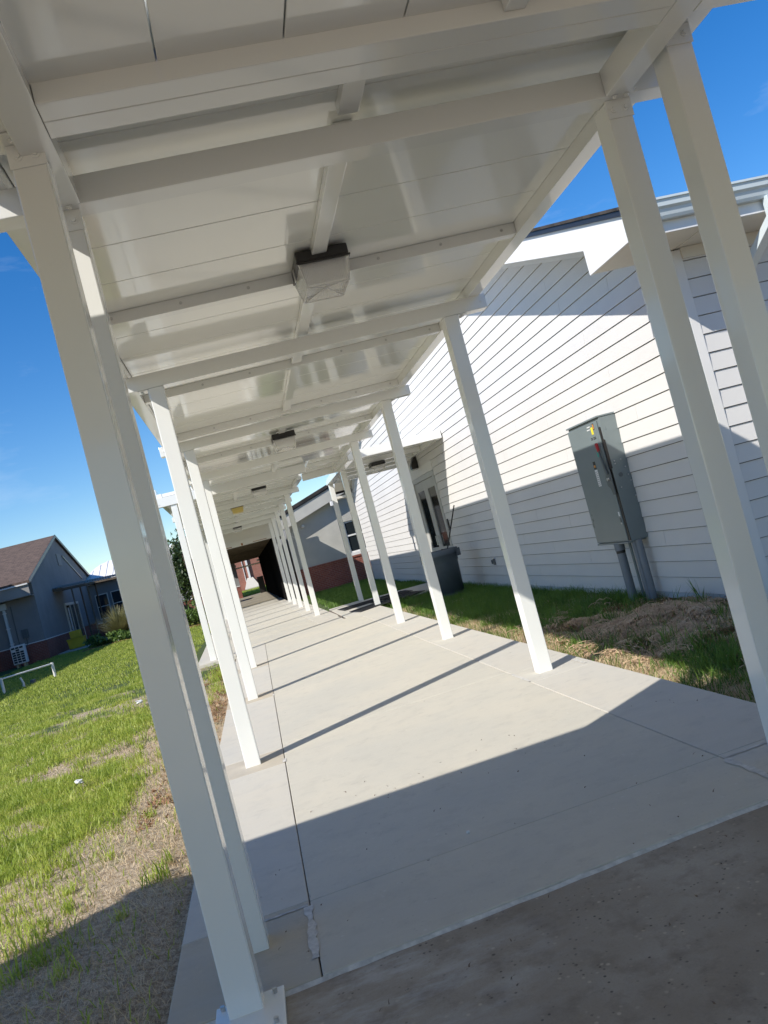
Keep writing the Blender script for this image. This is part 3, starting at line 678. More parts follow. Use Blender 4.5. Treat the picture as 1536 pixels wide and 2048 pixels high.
# eave over the wall that faces the viewer
wp(B(WX + 0.03, 16, 6.93, WY0 + 0.01, 3.512, 3.54), "eave_soffit", SOFFIT, 0)
wp(B(WX + 0.075, 16, WY0 - 0.045, WY0 - 0.02, 3.40, 3.510), "frieze_board", SOFFIT, 0.002)
wp(B(XF + 0.03, 16, 6.895, 6.928, 3.513, 3.74), "fascia", TRIM, 0.002)
gp = [(6.892, 3.62), (6.83, 3.62), (6.815, 3.645), (6.80, 3.70), (6.775, 3.72), (6.77, 3.775), (6.755, 3.778), (6.755, 3.798), (6.80, 3.798), (6.80, 3.775), (6.885, 3.66)]
wp(MB().prism(gp, 0, XF + 0.06, 16), "gutter", GUTTER, 0)
dsm = MB()
def duct(m, p0, p1, w=0.075, d=0.055):
    p0 = Vector(p0); p1 = Vector(p1); ax = (p1 - p0).normalized(); sx_ = Vector((1, 0, 0)); 
    if abs(ax.x) > 0.9: sx_ = Vector((0, 1, 0))
    sx_ = (sx_ - ax * sx_.dot(ax)).normalized(); sy_ = ax.cross(sx_); vs_ = []
    for p in (p0, p1):
        for a, b_ in ((-1, -1), (1, -1), (1, 1), (-1, 1)): vs_.append(p + sx_ * (a * w / 2) + sy_ * (b_ * d / 2))
    m.add(vs_, [(0, 1, 2, 3), (4, 5, 6, 7)] + [(k, (k + 1) % 4, (k + 1) % 4 + 4, k + 4) for k in range(4)])
duct(dsm, (4.42, 6.83, 3.63), (4.42, 6.83, 3.42), 0.10, 0.08); duct(dsm, (4.42, 6.83, 3.44), (4.38, 7.44, 3.06), 0.10, 0.08); duct(dsm, (4.38, 7.455, 3.10), (4.38, 7.455, 0.12), 0.10, 0.08)
wp(dsm, "downspout", GUTTER, 0.006)
# double doors
dr = wp(MB().box(WX - 0.03, WX + 0.06, DY0 - 0.12, DY0 - 0.02, 0.0, DZ + 0.06).box(WX - 0.03, WX + 0.06, DY1 + 0.02, DY1 + 0.12, 0.0, DZ + 0.06).box(WX - 0.03, WX + 0.06, DY0 - 0.019, DY1 + 0.019, DZ - 0.06, DZ + 0.06), "door_frame", DOORP, 0.003)
wp(B(WX - 0.034, WX + 0.02, DY0 - 0.2, DY1 + 0.2, DZ + 0.065, DZ + 0.288), "door_head_trim", TRIM, 0.002)
mid = (DY0 + DY1) / 2
for (a, b_) in ((DY0 - 0.015, mid - 0.006), (mid + 0.006, DY1 + 0.015)):
    dm = MB(); st = 0.20
    dm.box(WX + 0.0, WX + 0.05, a, a + st, 0.03, DZ - 0.065).box(WX + 0.0, WX + 0.05, b_ - st, b_, 0.03, DZ - 0.065)
    dm.box(WX + 0.001, WX + 0.05, a + st, b_ - st, DZ - 0.30, DZ - 0.066).box(WX + 0.001, WX + 0.05, a + st, b_ - st, 0.52, 0.92).box(WX + 0.001, WX + 0.05, a + st, b_ - st, 0.03, 0.20)
    d_ = wp(dm, "door", DOORP, 0.003)
    B(WX + 0.02, WX + 0.03, a + st - 0.005, b_ - st + 0.005, 0.915, DZ - 0.295).build("pane", GLASS, d_)
    B(WX + 0.02, WX + 0.03, a + st - 0.005, b_ - st + 0.005, 0.195, 0.525).build("louver_panel", BLACK, d_)
    for k in range(7): B(WX + 0.012, WX + 0.019, a + st, b_ - st, 0.215 + k * 0.043, 0.228 + k * 0.043).build("louver_slat", DOORP, d_)
    hb_ = (mid - 0.10) if a < mid - 0.1 else (mid + 0.10)
    MB().tube((WX - 0.04, hb_, 0.98), (WX - 0.04, hb_, 1.22), 0.012).tube((WX - 0.04, hb_, 1.0), (WX, hb_, 1.0), 0.009).tube((WX - 0.04, hb_, 1.2), (WX, hb_, 1.2), 0.009).build("door_handle", STEEL, d_)
wp(B(WX - 0.045, WX - 0.019, 19.27, 19.36, 1.28, 1.56), "card_reader", BLACK, 0.004)
wp(MB().box(WX - 0.055, WX - 0.018, 16.32, 16.40, 0.42, 0.54).box(WX - 0.062, WX - 0.018, 16.42, 16.44, 0.44, 0.52).box(WX - 0.062, WX - 0.018, 16.47, 16.49, 0.44, 0.52), "hose_bib_box", BOXDARK, 0.004)
wp(MB().box(WX - 0.06, WX - 0.019, 21.9, 22.05, 4.12, 4.42).tube((WX - 0.045, 22.3, 3.6), (WX - 0.045, 22.3, 4.55), 0.02), "junction_box", GUTTER, 0.004)
# wall lantern over the doors
wl = thing("wall_light", "black downward wall lantern on the siding above the double doors", "light", (WX, 20.95, 3.12))
MB().prism([(WX - 0.02, 3.32), (WX - 0.07, 3.36), (WX - 0.20, 3.10), (WX - 0.20, 3.00), (WX - 0.02, 3.00)], 1, 20.86, 21.06).build("housing", BLACK, wl, bevel=0.01)
B(WX - 0.185, WX - 0.05, 20.88, 21.04, 2.97, 2.999).build("lens", LENS, wl, bevel=0.008)

# ------------------------------------------------------------------ electrical disconnect on the wall
BX = 3.526; BY0, BY1, BZ0, BZ1 = 9.605, 10.58, 0.706, 2.262
eb = thing("electrical_disconnect", "tall grey electrical disconnect box with a red handle on the white siding", "electrical box", (3.65, 10.1, 0.7))
def ep(mb, name, mat=BOXGREY, bevel=0.004, par=eb, **k): return mb.build(name, mat, par, bevel=bevel, **k)
ep(MB().box(BX + 0.02, WX - 0.012, BY0, BY1, BZ0, BZ1), "enclosure", bevel=0.006)
ep(MB().box(BX - 0.008, WX - 0.014, BY0 - 0.008, BY1 + 0.008, BZ1 + 0.001, BZ1 + 0.022), "top_cap", bevel=0.004)
door = ep(B(BX, BX + 0.018, BY0 + 0.055, BY1 + 0.004, BZ0 + 0.012, BZ1 - 0.030), "door", bevel=0.005)
ep(B(BX + 0.010, BX + 0.0195, BY0 + 0.004, BY0 + 0.050, BZ0 + 0.012, BZ1 - 0.12), "seam_gasket", BLACK, 0.0)
ep(B(BX + 0.004, BX + 0.05, BY0 - 0.002, BY0 + 0.052, BZ0 - 0.012, BZ0 - 0.001), "bottom_lip", BOXGREY, 0.002)
ep(B(BX - 0.002, WX - 0.02, BY0 + 0.06, BY1 + 0.012, BZ0 - 0.022, BZ0 - 0.001), "bottom_flange", BOXGREY, 0.003)
hp = ep(MB().prism([(BY0 + 0.015, 1.30), (BY0 + 0.075, 1.30), (BY0 + 0.10, 1.38), (BY0 + 0.16, 1.42), (BY0 + 0.17, 1.52), (BY0 + 0.06, 1.70), (BY0 + 0.015, 1.74)], 0, BX - 0.018, BX - 0.001), "handle_plate", BOXDARK, 0.003)
lv = ep(MB().prism([(BY0 + 0.045, 1.56), (BY0 + 0.085, 1.56), (BY0 + 0.135, 1.86), (BY0 + 0.105, 1.87)], 0, BX - 0.045, BX - 0.022), "lever", BOXDARK, 0.004)
ep(MB().prism([(BY0 + 0.103, 1.855), (BY0 + 0.136, 1.85), (BY0 + 0.155, 1.955), (BY0 + 0.142, 1.970), (BY0 + 0.116, 1.965)], 0, BX - 0.050, BX - 0.016), "handle_grip", RED, 0.008)
ep(MB().tube((BX - 0.018, BY0 + 0.062, 1.50), (BX - 0.05, BY0 + 0.062, 1.50), 0.020, n=14), "pivot_bolt", STEEL, 0.002)
ep(B(BX - 0.004, BX + 0.03, BY0 - 0.004, BY0 + 0.0, 1.62, 1.98), "slot", BLACK, 0.0)
def sticker(y0, y1, z0, z1, mat, name="sticker", dx=0.002): return B(BX - dx, BX - 0.0004, y0, y1, z0, z1).build(name, mat, door)
sticker(9.795, 9.855, 1.80, 1.92, GREEN, "green_label")
sticker(9.795, 9.850, 2.085, 2.175, YELLOW, "yellow_sticker")
sticker(9.745, 9.785, 2.135, 2.215, INK, "warning_label"); sticker(9.750, 9.780, 2.145, 2.205, ORANGE, "warning_label", 0.003)
for yy_, zz_ in ((9.86, 2.185), (9.875, 2.15)): sticker(yy_, yy_ + 0.09, zz_, zz_ + 0.012, PAPER, "painted_mark")
for (a, b_) in ((9.765, 9.788), (9.792, 9.815), (9.818, 9.838), (9.862, 9.884), (9.888, 9.912)): 
    sticker(a, b_, 2.02, 2.05, INK, "stencil_mark"); sticker(a + 0.006, b_ - 0.006, 2.029, 2.041, BOXGREY, "stencil_mark", 0.003)
sticker(9.985, 10.055, 1.66, 1.76, INK, "rating_label"); sticker(9.995, 10.045, 1.685, 1.715, ORANGE, "rating_label", 0.003)
sticker(9.975, 10.055, 1.44, 1.655, PAPER, "rating_label")
for k in range(8): sticker(9.985, 10.045, 1.455 + k * 0.024, 1.462 + k * 0.024, BOXGREY, "rating_print", 0.003)
sticker(9.69, 9.725, 1.03, 1.085, PAPER, "lock_label"); sticker(9.685, 9.715, 0.955, 1.01, BOXDARK, "lock_plate", 0.006); sticker(9.685, 9.71, 0.93, 0.95, STEEL, "hasp", 0.008)
for (xx, zz) in ((3.60, 1.70), (3.60, 1.665), (3.685, 1.70), (3.60, 1.37), (3.72, 1.60), (3.73, 1.50), (3.745, 1.42), (3.755, 1.23)):
    ep(MB().tube((xx, BY0 + 0.002, zz), (xx, BY0 - 0.008, zz), 0.011, 0.008, 10), "screw", STEEL, 0)
ep(MB().tube((3.635, BY0 + 0.002, 1.52), (3.635, BY0 - 0.005, 1.52), 0.028, n=18), "knockout", BOXDARK, 0.002)
ep(MB().tube((3.56, 10.02, -0.15), (3.56, 10.02, 0.60), 0.055, n=20).tube((3.56, 10.02, 0.60), (3.56, 10.02, 0.69), 0.064, n=20), "conduit", PVC, 0, smooth=False)
ep(MB().tube((3.56, 10.02, 0.565), (3.56, 10.02, 0.605), 0.058, n=20), "conduit_collar", BLACK, 0)
for (xx, yy_, rr) in ((3.66, 9.93, 0.017), (3.60, 9.665, 0.030), (3.645, 9.61 + 0.03, 0.045)):
    ep(MB().tube((xx, yy_, -0.15), (xx, yy_, BZ0), rr, n=16), "conduit", PVC if rr > 0.02 else BOXGREY, 0)

# ------------------------------------------------------------------ trash can and pole
tc = thing("trash_can", "round slate-grey plastic trash can on the grass by the double doors", "trash can", (2.95, 17.45, -0.05))
prof = [(0.0, 0.0), (0.285, 0.0), (0.30, 0.02), (0.335, 0.72), (0.342, 0.74), (0.352, 0.75), (0.356, 0.86), (0.385, 0.88), (0.392, 0.90), (0.392, 0.985), (0.385, 1.0), (0.355, 1.0), (0.345, 0.97), (0.31, 0.10), (0.0, 0.08)]
MB().lathe((2.95, 17.45, -0.05), prof, 40).build("body", BIN, tc, smooth=True)
for s_ in (-1, 1):
    a = RAD(-25) if s_ > 0 else RAD(155)
    ca, sa = math.cos(a), math.sin(a); hm = MB(); pts = []
    for k in range(7):
        f = k / 6; w_ = (f - 0.5) * 0.30; o_ = 0.385 + 0.055 * math.sin(f * math.pi); pts.append((2.95 + ca * o_ - sa * w_, 17.45 + sa * o_ + ca * w_, 0.82))
    for p0, p1 in zip(pts[:-1], pts[1:]):
        hm.add([(p0[0], p0[1], 0.76), (p1[0], p1[1], 0.76), (p1[0], p1[1], 0.92), (p0[0], p0[1], 0.92), (p0[0] - ca * 0.02, p0[1] - sa * 0.02, 0.92), (p1[0] - ca * 0.02, p1[1] - sa * 0.02, 0.92)], [(0, 1, 2, 3), (3, 2, 5, 4)])
    hm.build("handle", BIN, tc)
bag = MB().lathe((2.95, 17.45, 0.66), [(0.345, 0.26), (0.29, 0.22), (0.19, 0.25), (0.09, 0.285), (0.0, 0.25)], 24)
bag.v = [(p[0], p[1], p[2] + random.uniform(-0.03, 0.03)) for p in bag.v]
bag.build("bag_liner", BLACKP, tc)
pole = MB().tube((2.80, 17.42, 0.20), (3.512, 17.40, 1.80), 0.014, n=10).build("pole", BLACK); tag(pole, "thin black pole leaning up out of the trash can", "pole")

# ------------------------------------------------------------------ grey stucco building beyond
SY = 37.0
sb = thing("stucco_building", "grey stucco building with a red brick base beyond the white siding", "building", (3, SY, 0))
def sp_(mb, name, mat=STUCCO, bevel=0.003, par=sb, **k): return mb.build(name, mat, par, bevel=bevel, **k)
sx0, sx1 = 1.0, 14.0
rkb = lambda x: 3.12 + 0.318 * (x - 1.43); rkt = lambda x: rkb(x) + 0.545
sp_(MB().prism([(sx0, 1.10), (3.42, 1.10), (3.42, 2.64), (3.42, rkb(3.42) + 0.3), (sx0, rkb(sx0) + 0.3)], 1, SY, SY + 0.25), "wall")
sp_(MB().prism([(4.42, 1.10), (sx1, 1.10), (sx1, rkb(9)), (4.42, rkb(4.42) + 0.3)], 1, SY, SY + 0.25), "wall")
sp_(MB().prism([(3.42, 2.64), (4.42, 2.64), (4.42, rkb(4.42) + 0.3), (3.42, rkb(3.42) + 0.3)], 1, SY + 0.001, SY + 0.25), "wall")
sp_(B(sx0 - 0.04, sx1, SY - 0.06, SY + 0.25, -0.2, 1.02), "brick_base", BRICK, 0)
sp_(MB().box(sx0 - 0.06, sx1, SY - 0.10, SY + 0.2, 1.021, 1.095), "brick_ledge", BRICK, 0.004)
sp_(B(sx0, sx0 + 0.25, SY + 0.26, 62, 1.02, 3.35), "side_wall", STUCCO2, 0); sp_(B(sx0 - 0.03, sx0 + 0.25, SY + 0.26, 62, -0.2, 1.02), "side_base", SHADEBRICK, 0)
sp_(MB().prism([(0.75, rkb(0.75)), (8.5, rkb(8.5)), (8.5, rkt(8.5)), (0.75, rkt(0.75))], 1, SY - 0.44, SY - 0.37), "rake_board", STUCCO, 0.003)
sp_(MB().prism([(0.75, rkb(0.75) + 0.02), (8.5, rkb(8.5) + 0.02), (8.5, rkb(8.5) + 0.06), (0.75, rkb(0.75) + 0.06)], 1, SY - 0.369, SY + 0.2), "rake_soffit", STUCCO, 0)
sp_(MB().prism([(0.72, rkt(0.72) + 0.002), (8.5, rkt(8.5) + 0.002), (8.5, rkt(8.5) + 0.06), (0.72, rkt(0.72) + 0.06)], 1, SY - 0.48, SY - 0.40), "drip_edge", DRIP, 0)
sp_(MB().prism([(0.70, rkt(0.70) + 0.065), (8.5, rkt(8.5) + 0.065), (8.5, rkt(8.5) + 0.20), (0.70, rkt(0.70) + 0.20)], 1, SY - 0.52, 62), "roof", ROOFDARK, 0)
win = sp_(MB().box(3.42, 4.42, SY + 0.05, SY + 0.12, 1.22, 1.29).box(3.42, 4.42, SY + 0.05, SY + 0.12, 2.57, 2.64).box(3.42, 3.48, SY + 0.05, SY + 0.12, 1.29, 2.57).box(4.36, 4.42, SY + 0.05, SY + 0.12, 1.29, 2.57).box(3.48, 4.36, SY + 0.045, SY + 0.11, 1.96, 2.03), "window", TRIM, 0.003)
B(3.48, 4.36, SY + 0.085, SY + 0.09, 1.29, 1.96).build("pane", GLASS, win); B(3.48, 4.36, SY + 0.075, SY + 0.08, 2.03, 2.57).build("pane", GLASS, win)
sp_(B(3.38, 4.46, SY - 0.07, SY + 0.05, 1.10, 1.215), "window_sill", TRIM, 0.005)
sc = thing("security_camera", "small white dome camera on the shaded stucco wall", "camera", (1.66, SY, 2.90))
MB().lathe((0, 0, 0), [(0.0, 0.0), (0.075, 0.0), (0.08, 0.02), (0.075, 0.06), (0.055, 0.10), (0.03, 0.125), (0.0, 0.13)], 18).build("dome", TRIM, sc, smooth=True, xf=lambda p: (p[0] + 1.66, SY - p[2], p[1] + 2.90))
fl = thing("flood_light", "white flood light under the stucco building's roof edge", "light", (3.10, SY - 0.45, 3.45))
MB().box(3.02, 3.16, SY - 0.72, SY - 0.55, 3.42, 3.62).build("housing", TRIM, fl, bevel=0.02)

# ------------------------------------------------------------------ old dark passage and brick building at the end
oc = thing("old_canopy", "dark weathered canopy passage at the far end of the walkway", "canopy", (-1.0, 46, 0))
def op(mb, name, mat=OLDWOOD, bevel=0.0, **k): return mb.build(name, mat, oc, bevel=bevel, **k)
ocz = lambda y: 2.78 - 0.0105 * (y - 36.0)
OY0, OY1 = 36.1, 61.0
op(MB().prism([(OY0, ocz(OY0) + 0.10), (OY1, ocz(OY1) + 0.10), (OY1, ocz(OY1) + 0.16), (OY0, ocz(OY0) + 0.16)], 0, -3.3, 0.72), "roof_sheet", CORR)
for yj in np.arange(OY0 + 0.15, OY1, 1.0):
    op(B(-3.3, 0.70, yj, yj + 0.09, ocz(yj) - 0.07, ocz(yj) + 0.098), "joist", OLDWOOD)
op(B(-3.35, 0.74, OY0 - 0.10, OY0 - 0.01, ocz(OY0) - 0.06, ocz(OY0) + 0.20), "header", OLDWHITE)
op(B(-3.3, 0.70, OY0 - 0.06, OY0 - 0.02, ocz(OY0) + 0.201, 3.66), "infill_panel", OLDWHITE)
op(MB().box(-2.4, -1.5, OY0 - 0.103, OY0 - 0.1005, ocz(OY0) - 0.03, ocz(OY0)).box(-0.6, 0.0, OY0 - 0.103, OY0 - 0.1005, ocz(OY0) - 0.02, ocz(OY0)).box(-1.1, -1.03, OY0 - 0.103, OY0 - 0.1005, ocz(OY0) - 0.05, ocz(OY0) + 0.05), "rust_streak", RUST)
for yj in (36.4, 40.4, 44.4, 48.4, 52.4, 56.4, 60.7):
    op(B(-3.02, -2.9, yj, yj + 0.12, -0.1, 2.62), "post", CORR)
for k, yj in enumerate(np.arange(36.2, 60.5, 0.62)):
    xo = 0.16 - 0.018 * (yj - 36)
    op(B(xo, xo + 0.05, yj, yj + 0.57, -0.05, ocz(yj) + 0.0), "painted_shade_panel", SCREEN)  # black panels painting the deep shade on the passage's side wall
    op(B(xo + 0.012, xo + 0.038, yj + 0.571, yj + 0.619, -0.05, ocz(yj) - 0.01), "painted_shade_batten", SCREEN)
op(B(-2.9, -0.28, 60.86, 60.98, 2.02, 2.12), "cross_rail", WHITE, bevel=0.003)
op(MB().box(-2.3, -1.95, 60.9, 61.3, 2.2, 2.33).box(-0.45, -0.2, 60.9, 61.3, 2.22, 2.34), "gutter_end", WHITE, bevel=0.003)
pv = MB().box(-3.2, 0.75, 43.5, 61.2, -0.15, -0.02).build("pavement", concrete("passage_concrete", (0.30, 0.27, 0.21), (0.34, 0.30, 0.23), (0.2, 0.18, 0.14), 0.6)); struct(pv)
cabn = MB().box(-0.75, -0.32, 59.6, 60.6, -0.05, 1.08).box(-0.77, -0.31, 59.58, 60.62, 1.081, 1.12).build("utility_cabinet", BLACK, bevel=0.01); tag(cabn, "black utility cabinet standing at the end of the dark passage", "cabinet")
fb = thing("brick_building", "red brick building seen through the dark passage", "building", (-1.5, 86, 0))
B(-12, 10, 86, 92, -0.2, 5.2).build("wall", BRICKFAR, fb)
B(-12.3, 10.3, 85.6, 92.3, 5.2, 5.55).build("parapet", TRIM, fb)
MB().box(-1.42, -1.22, 85.78, 85.98, 1.05, 4.9).build("downspout", TRIM, fb, bevel=0.02)
MB().box(-1.80, -1.74, 85.9, 85.98, 0.0, 4.9).build("conduit", TRIM, fb)
MB().add([(-2.05, 84.0, -0.1), (-0.55, 84.0, -0.1), (-0.55, 84.0, 0.10), (-2.05, 84.0, 0.10), (-1.62, 85.9, 1.1), (-1.05, 85.9, 1.1), (-2.05, 85.9, -0.1), (-0.55, 85.9, -0.1)], [(0, 1, 2, 3), (3, 2, 5, 4), (0, 3, 4, 6), (1, 7, 5, 2), (6, 4, 5, 7), (0, 6, 7, 1)]).build("splash_apron", CONC2, fb)
for (xa, za, zb_) in ((-5.2, 1.0, 2.6), (2.2, 1.0, 2.6), (5.0, 1.0, 2.6)):
    w_ = MB().box(xa, xa + 1.4, 85.95, 86.0, za, zb_).build("window", TRIM, fb); B(xa + 0.08, xa + 1.32, 85.93, 85.948, za + 0.08, zb_ - 0.08).build("pane", GLASS, w_)

# ------------------------------------------------------------------ grey house on the left
HX, HY0, HY1 = -11.9, 45.6, 61.2
hs = thing("grey_house", "slate-grey stucco house with a brown shingle roof and brick base", "house", (HX, HY0, 0))
def hp_(mb, name, mat=STUCCO2, bevel=0.003, **k): return mb.build(name, mat, hs, bevel=bevel, **k)
PKY, PKZ = 53.2, 6.62; EZ = 4.05
HS = (PKZ - EZ) / (PKY - 45.2)
hz = lambda y: EZ + HS * (min(y, 2 * PKY - y) - 45.2)
hp_(MB().prism([(HY0, 0.95), (HY1, 0.95), (HY1, hz(HY1)), (PKY, PKZ), (HY0, hz(HY0))], 0, HX - 0.3, HX), "gable_wall")
hp_(B(-26, HX - 0.301, HY0, HY0 + 0.3, 0.95, hz(HY0)), "wall")
hp_(MB().box(HX - 0.35, HX + 0.05, HY0 - 0.05, HY1, -0.2, 0.90).box(-26, HX - 0.351, HY0 - 0.05, HY0 + 0.3, -0.2, 0.90), "brick_base", BRICK, 0)
hp_(MB().box(HX - 0.35, HX + 0.07, HY0 - 0.07, 52.0, 0.902, 0.948).box(-26, HX - 0.351, HY0 - 0.07, HY0 + 0.3, 0.902, 0.948), "ledge", TRIM, 0.002)
for sgn in (0, 1):
    yy = (lambda y: y) if sgn == 0 else (lambda y: 2 * PKY - y)
    hp_(MB().prism([(yy(44.75), hz(45.2) - 0.14), (yy(PKY), PKZ), (yy(PKY), PKZ + 0.14), (yy(44.75), hz(45.2))], 0, -26, HX + 0.12), "roof", ROOFBROWN, 0)
    hp_(MB().prism([(yy(44.73), hz(45.2) - 0.16), (yy(PKY), PKZ - 0.02), (yy(PKY), PKZ + 0.17), (yy(44.73), hz(45.2) + 0.03)], 0, HX + 0.122, HX + 0.15), "rake_trim", DRIP, 0)
hp_(B(-26, HX + 0.02, 44.80, 44.86, 3.30, 3.90), "fascia", FASCIA2, 0.003)
hp_(B(-26, HX + 0.02, 44.70, 44.80, 3.86, 3.93), "gutter", TRIM, 0.003)
hp_(B(-26, HX + 0.0, 44.861, HY0, 3.28, 3.30), "eave_soffit", FASCIA2, 0)
hp_(MB().prism([(54.3, 5.55), (54.3, 5.45), (58.6, 4.02), (58.6, 4.12)], 0, HX + 0.001, HX + 0.05), "wall_trim", DRIP, 0)
ds_ = MB().box(-13.55, -13.42, HY0 - 0.16, HY0 - 0.03, 0.3, 3.0).box(-13.65, -13.32, HY0 - 0.22, HY0 - 0.02, 2.9, 3.22)
hp_(ds_, "downspout", GUTTER, 0.01)
for z_ in (1.1, 1.9, 2.7): hp_(B(-13.58, -13.39, HY0 - 0.17, HY0 - 0.02, z_, z_ + 0.04), "strap", TRIM, 0)
mt_ = MB().box(HX - 1.0, HX - 0.72, HY0 - 0.12, HY0 - 0.001, 1.25, 1.7)
tb = MB()
pts = [(HX - 1.25, 3.0), (HX - 1.25, 1.0), (HX - 1.2, 0.85), (HX - 1.0, 0.82), (HX - 0.86, 0.95), (HX - 0.86, 1.25)]
for a, b_ in zip(pts[:-1], pts[1:]): mt_.tube((a[0], HY0 - 0.05, a[1]), (b_[0], HY0 - 0.05, b_[1]), 0.025, n=8)
hp_(mt_, "utility_meter", BOXDARK, 0)
hp_(MB().box(HX + 0.001, HX + 0.05, 52.75, 53.65, 4.9, 5.6), "gable_vent", FASCIA2, 0)
# sliding door bay on the gable
gd = hp_(MB().box(HX, HX + 0.08, 51.6, 51.72, 0.05, 2.6).box(HX, HX + 0.08, 55.2, 55.32, 0.05, 2.6).box(HX, HX + 0.08, 51.72, 55.2, 2.45, 2.6).box(HX, HX + 0.07, 52.9, 52.98, 0.05, 2.45).box(HX, HX + 0.07, 54.0, 54.08, 0.05, 2.45), "glazed_door", OLDWHITE, 0)
for a, b_ in ((51.72, 52.9), (52.98, 54.0), (54.08, 55.2)): B(HX + 0.02, HX + 0.03, a, b_, 0.05, 2.45).build("pane", GLASS, gd)
B(HX + 0.031, HX + 0.05, 52.2, 52.5, 0.1, 2.3).build("curtain", TRIM, gd)
# unseen wing added left of frame, sized to shade the lawn and eave wall
hp_(B(-24, -14.4, 14.0, 43.9, -0.2, 5.05), "shadow_wing_wall", STUCCO2, 0)
hp_(MB().prism([(-24.6, 5.0), (-13.9, 5.0), (-13.9, 5.2), (-24.6, 5.2)], 1, 13.4, 43.95), "shadow_wing_roof", ROOFBROWN, 0)
ac = thing("air_conditioner", "white outdoor air conditioner unit with a slotted grille beside the grey house", "air conditioner", (-12.9, 44.4, -0.05))
B(-13.28, -12.62, 44.2, 44.55, 0.10, 1.02).build("cabinet", TRIM, ac, bevel=0.03)
for i in range(7):
    for j in range(3):
        if i in (5,) and j != 1: continue
        B(-13.23 + j * 0.195, -13.07 + j * 0.195, 44.185, 44.199, 0.17 + i * 0.115, 0.255 + i * 0.115).build("grille_slot", INK, ac)
for xx in (-13.15, -12.8): B(xx, xx + 0.08, 44.15, 44.6, -0.12, 0.095).build("foot", PINE, ac)
# metal awning walk crossing behind the beds
aw = thing("awning", "dark corrugated metal awning on thin posts beside the grey house", "awning", (-9.5, 50, 0))
def ap(mb, name, mat=CORR, bevel=0.0, **k): return mb.build(name, mat, aw, bevel=bevel, **k)
cor = MB(); nx_ = 96; xs_ = np.linspace(-12.0, -5.0, nx_ + 1)
vs_ = []
for i, xx in enumerate(xs_):
    zc = 3.60 - 0.045 * (xx + 12.0) + 0.03 * math.cos(i * math.pi)
    vs_ += [(xx, 49.7, zc - 0.10), (xx, 52.4, zc + 0.06)]
cor.add(vs_, [(2 * i, 2 * i + 1, 2 * i + 3, 2 * i + 2) for i in range(nx_)])
ap(cor, "corrugated_sheet", CORR)
ap(MB().prism([(-12.0, 3.33), (-5.0, 3.02), (-5.0, 3.14), (-12.0, 3.45)], 1, 49.75, 49.87), "front_beam", CORR); ap(MB().prism([(-12.0, 3.36), (-5.0, 3.05), (-5.0, 3.17), (-12.0, 3.48)], 1, 52.2, 52.32), "back_beam", CORR)
for xx in (-10.9, -10.05, -7.2, -5.2):
    for yy_ in (49.78, 52.22): ap(MB().tube((xx, yy_, -0.1), (xx, yy_, 3.4 - 0.045 * (xx + 12)), 0.045, n=8), "post", CORR)
# back building with arched white roof
ab = thing("arched_roof_building", "grey building with a rounded white metal roof behind the awning", "building", (-9, 60, 0))
def abp(mb, name, mat=STUCCO2, bevel=0.0, **k): return mb.build(name, mat, ab, bevel=bevel, **k)
abp(B(-13.4, -2.0, 60.0, 60.4, 0.85, 3.75), "wall", STUCCO2); abp(B(-13.4, -2.0, 59.93, 60.4, -0.2, 0.80), "brick_base", BRICK); abp(B(-13.4, -2.0, 59.90, 60.4, 0.802, 0.848), "ledge", TRIM)
abp(B(-13.6, -2.0, 59.5, 60.4, 3.52, 3.75), "eave", TRIM)
pr = [(-12.1, 3.76), (-11.85, 4.25), (-11.5, 4.62), (-11.1, 4.84), (-10.6, 4.95), (-9.8, 5.0), (-1.5, 5.0), (-1.5, 3.76)]
abp(MB().prism(pr, 1, 59.75, 72.0), "arched_roof", WHITEROOF, xf=lambda p: (p[0], p[1] + ((p[2] - 3.76) * 2.4 if p[1] < 60 else 0), p[2]))
for k in range(21):
    xr = -11.6 + 0.48 * k; zt_ = 4.5 if k == 0 else (4.8 if k == 1 else 4.97)
    abp(MB().prism([(59.72, 3.77), (59.76, 3.77), (59.76 + (zt_ - 3.76) * 2.4, zt_), (59.72 + (zt_ - 3.76) * 2.4, zt_ + 0.03)], 0, xr, xr + 0.05), "roof_rib", WHITEROOF)
for xx in (-11.6, -10.55, -9.5, -8.45, -7.4):
    w_ = abp(MB().box(xx, xx + 0.85, 59.93, 59.99, 1.05, 2.75), "window", OLDWHITE)
    B(xx + 0.06, xx + 0.79, 59.915, 59.929, 1.12, 1.88).build("pane", GLASS, w_); B(xx + 0.06, xx + 0.79, 59.915, 59.929, 1.94, 2.69).build("pane", GLASS, w_)
# far white rail
rl = thing("pipe_rail", "low white pipe rail standing on the lawn before the grey house", "rail", (-8.3, 27.4, -0.1))
ra, rb = (-8.92, 27.0), (-7.68, 28.15)
for (xx, yy_) in (ra, rb): MB().tube((xx, yy_, -0.2), (xx, yy_, 0.40), 0.045, n=14).build("post", TRIM, rl)
MB().tube((ra[0], ra[1], 0.36), (rb[0], rb[1], 0.36), 0.028, n=12).build("rail", TRIM, rl)
pm = MB().tube((-8.45, 27.43, -0.2), (-8.45, 27.43, 0.06), 0.035, n=10).tube((-8.45, 27.43, 0.06), (-8.50, 27.42, 0.24), 0.03, n=10).build("pipe_stub", TRIM); tag(pm, "short bent white pipe stub below the pipe rail", "pipe")
vb = MB().tube((-8.25, 27.75, -0.15), (-8.25, 27.75, 0.06), 0.09, 0.085, 14).build("valve_cover", BIN); tag(vb, "small dark green valve cover on the lawn near the pipe rail", "valve cover")
ct = thing("plastic_bin", "yellow plastic bin on the step by the grey house doors", "bin", (-11.0, 48.6, 0))
